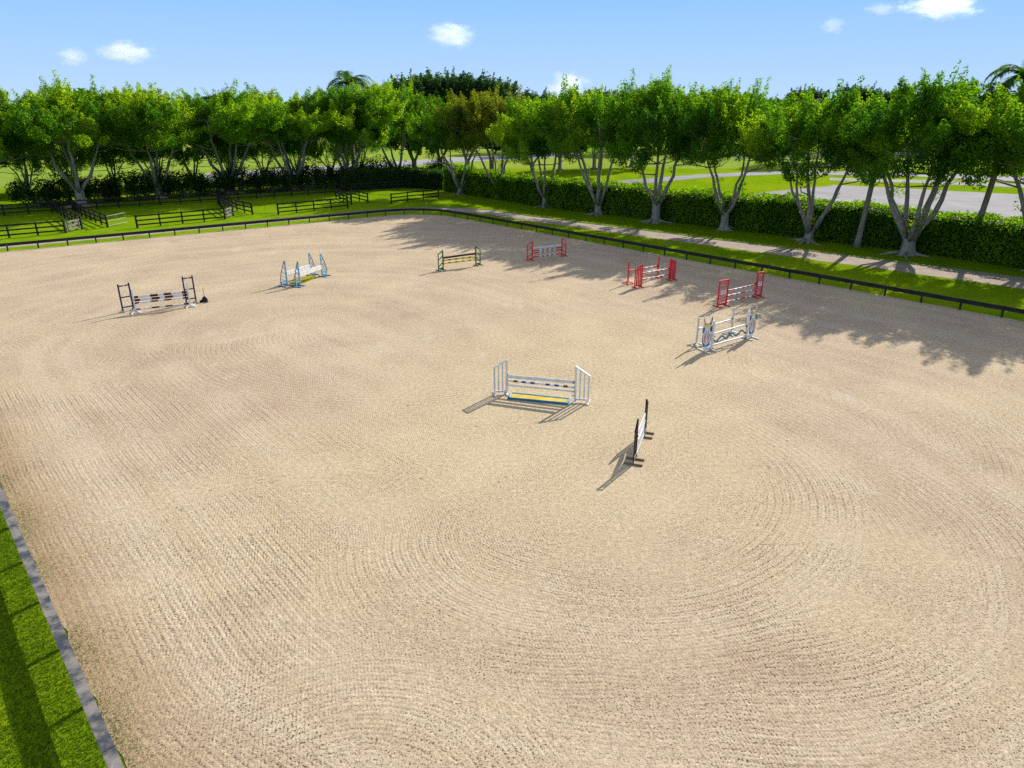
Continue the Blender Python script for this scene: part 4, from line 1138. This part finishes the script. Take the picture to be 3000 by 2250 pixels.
o = k.build('wave_plank'); o.location = (a+b)/2; o.rotation_euler = (0, 0, math.atan2(d.y, d.x)); o.rotation_euler = d.to_track_quat('X', 'Z').to_euler()
tag(o, 'wavy blue plank hung between the horse head standards', 'jump plank', g7)

# 8 white jump with water tray
g8 = 'parts of the white jump'
vl, vr = (1484, 1154), (1685, 1177.5)
wing('slat', vl, (1449, 1156.3), 1.62, 1.27, 'white slatted standard with sloping top at left of the water tray', 'white', g8, (1.02, .77, .58))
wing('slat', vr, (1723, 1181), 1.65, 1.25, 'white slatted standard with sloping top at right of the water tray', 'white', g8, (1.02, .77, .58, .38))
plank(*span(vl, vr, 1102, 1120), .16, .03, wht, 'white plank on top of the white jump', g8)
pole(*span(vl, vr, 1114.5, 1135), B('9.0:white 6.2:maroon 6.3:white 6.5:royal 6.8:white 6.4:royal 16.5:white 6.3:royal 6.8:white 6.3:royal 6.8:white 6.6:maroon 9.5:white'), 'white pole with short blue and maroon bands in the white jump', g8)
pole(*span(vl, vr, 1127, 1147), wht, 'plain white lower pole of the white jump', g8)
A, Bq, Cq, Dq = G(1497, 1154), G(1670, 1172), G(1666, 1187.5), G(1487, 1171)
t = thing('water_tray', 'shallow blue water tray with ochre floor under the white jump', 'water tray', (A+Cq)/2, 0, g8); c0 = (A+Cq)/2
cr = [v-c0 for v in (A, Bq, Cq, Dq)]; hgt = .10
def edge(i, j, m):
    p, q = cr[i], cr[j]; d = (q-p).normalized(); n = Vector((-d.y, d.x, 0)); MB().bar(p+n*-.04+Vector((0, 0, hgt/2+.012))+d*.08, q+n*-.04+Vector((0, 0, hgt/2+.012))-d*.0, .065, hgt, m).build('tray_edge', t, bevel=.015)
for i in range(4): edge(i, (i+1) % 4, 'sky' if i in (0, 1, 3) else 'teal')
k = MB(); k.add([(v.x*.98, v.y*.98, .075) for v in cr], [(0, 3, 2, 1)], 'ochre'); k.build('tray_floor', t)

# 9 black standards with white picket panel
g9 = 'parts of the black and white picket jump'
bn, bf = (1861, 1347), (1886, 1283)
A = G(*bn); Bq = G(*bf); d = (Bq-A).normalized()
def bwing(base, out, label):
    loc = Vector((base.x, base.y, .012)); t = thing('jump_standard', label, 'jump standard', loc, math.atan2(out.y, out.x), g9); L, h, h2 = .46, 1.64, 1.30
    MB().box((0, 0, .05+h/2), (.07, .06, h), 'black').build('upright', t, bevel=.008)
    MB().box((L, 0, .05+h2/2), (.05, .04, h2), 'black').build('outer_upright', t)
    MB().bar((-.0, 0, h+.03), (L+.02, 0, h2+.05), .06, .05, 'black').build('top_rail', t)
    MB().box((L/2, 0, .20), (L-.09, .05, .16), 'slate').build('bottom_rail', t)
    for j in range(1, 4): MB().box((L*j/4, 0, .29+(h-.30+(h2-h)*j/4)/2-.03), (.025, .02, h-.36+(h2-h)*j/4), 'black').build('slat', t)
    for x in (0, L): foot(t, x, .70, 'wood', .07, .075)
    cups(t, (1.0, .2), -.06); return t
bwing(A, -d, 'black slatted standard at the near end of the white picket panel')
bwing(Bq, d, 'black slatted standard at the far end of the white picket panel')
L = (Bq-A).length-.14; c = (A+Bq)/2
t = thing('picket_panel', 'white picket gate panel hung between the two black standards', 'jump panel', (c.x, c.y, 0), math.atan2(d.y, d.x), g9)
dip = lambda x: .18*(1-(2*x/L)**2)
k = MB(); top = []; bot = []
for j in range(17):
    x = -L/2+L*j/16; top.append((x, .86-dip(x))); bot.append((x, .78-dip(x)))
for j in range(16): k.prism([bot[j], bot[j+1], top[j+1], top[j]], -.03, .03, 'white')
k.build('top_rail', t); MB().box((0, 0, .20), (L, .04, .09), 'white').build('bottom_rail', t)
for j in range(13):
    x = -L/2+.05+(L-.1)*j/12; MB().box((x, 0, .245+(.53-dip(x))/2), (.07, .022, .53-dip(x)), 'white').build('picket', t)
k = MB()
for j in range(16):
    x0, x1 = -L/2+L*j/16, -L/2+L*(j+1)/16
    k.prism([(x0, .96-dip(x0)*.6), (x1, .96-dip(x1)*.6), (x1, 1.14), (x0, 1.14)], -.015, .015, 'white')
o = k.build('scalloped_plank'); o.location = (c.x, c.y, 0); o.rotation_euler = (0, 0, math.atan2(d.y, d.x))
tag(o, 'white plank with curved lower edge on top of the picket panel', 'jump plank', g9)

# ------------------------------------------------------------------ clouds
def mat_cloud(dens):
    k = NT('cloud_vapour'); p = k.obj()
    r = k.vmath('LENGTH', k.vmath('MULTIPLY', p, (1, 1, 1.0)), out=1)
    n = k.noise(2.2, 5, k.vmath('ADD', p, k.n('ShaderNodeObjectInfo').outputs['Location']), .62)
    v = k.math('SUBTRACT', k.math('MULTIPLY', n, 2.1), k.math('ADD', r, .22))
    v = k.math('MULTIPLY', k.smooth(v, .0, .55), dens)
    s = k.n('ShaderNodeVolumeScatter'); k.set(s.inputs['Color'], (1, 1, 1)); k.set(s.inputs['Density'], v); s.inputs['Anisotropy'].default_value = .25
    k.t.links.new(s.outputs[0], k.out.inputs['Volume']); return k.m
M['cloud'] = mat_cloud(.0095); M['cloudthin'] = mat_cloud(.004)
import bmesh
def cloud(px, py, wpx, hpx, label, D=3000, m='cloud'):
    v = Vector(((px-1500)/FOC, 1, 0)); u = -(py-1125)/FOC
    dirv = Vector(((px-1500)/FOC, math.cos(PITCH)+u*math.sin(PITCH), -math.sin(PITCH)+u*math.cos(PITCH)))
    loc = Vector((0, 0, CAMH))+dirv*D
    me = bpy.data.meshes.new('cloud'); bm = bmesh.new(); bmesh.ops.create_icosphere(bm, subdivisions=3, radius=1); bm.to_mesh(me); bm.free()
    me.materials.append(M[m]); o = bpy.data.objects.new('cloud', me); COL.objects.link(o); o.location = loc
    sx = wpx/2/FOC*D; sz = hpx/2/FOC*D
    o.scale = (sx*1.25, sx*.9, sz*1.3); tag(o, label, 'cloud', 'small clouds in the blue sky')
cloud(213, 166, 85, 48, 'smaller of the two round white clouds at upper left')
cloud(370, 152, 160, 58, 'larger oval white cloud at upper left')
cloud(1320, 104, 140, 66, 'single white cloud high above the middle of the trees')
cloud(1663, 255, 120, 80, 'low white cloud peeping over the treetops near the middle')
cloud(2439, 74, 74, 46, 'small thin cloud at upper right, lower left of the others', m='cloudthin')
cloud(2580, 27, 95, 34, 'thin cloud streak beside the biggest cloud', m='cloudthin')
cloud(2755, 18, 215, 66, 'biggest white cloud cut by the top picture edge')
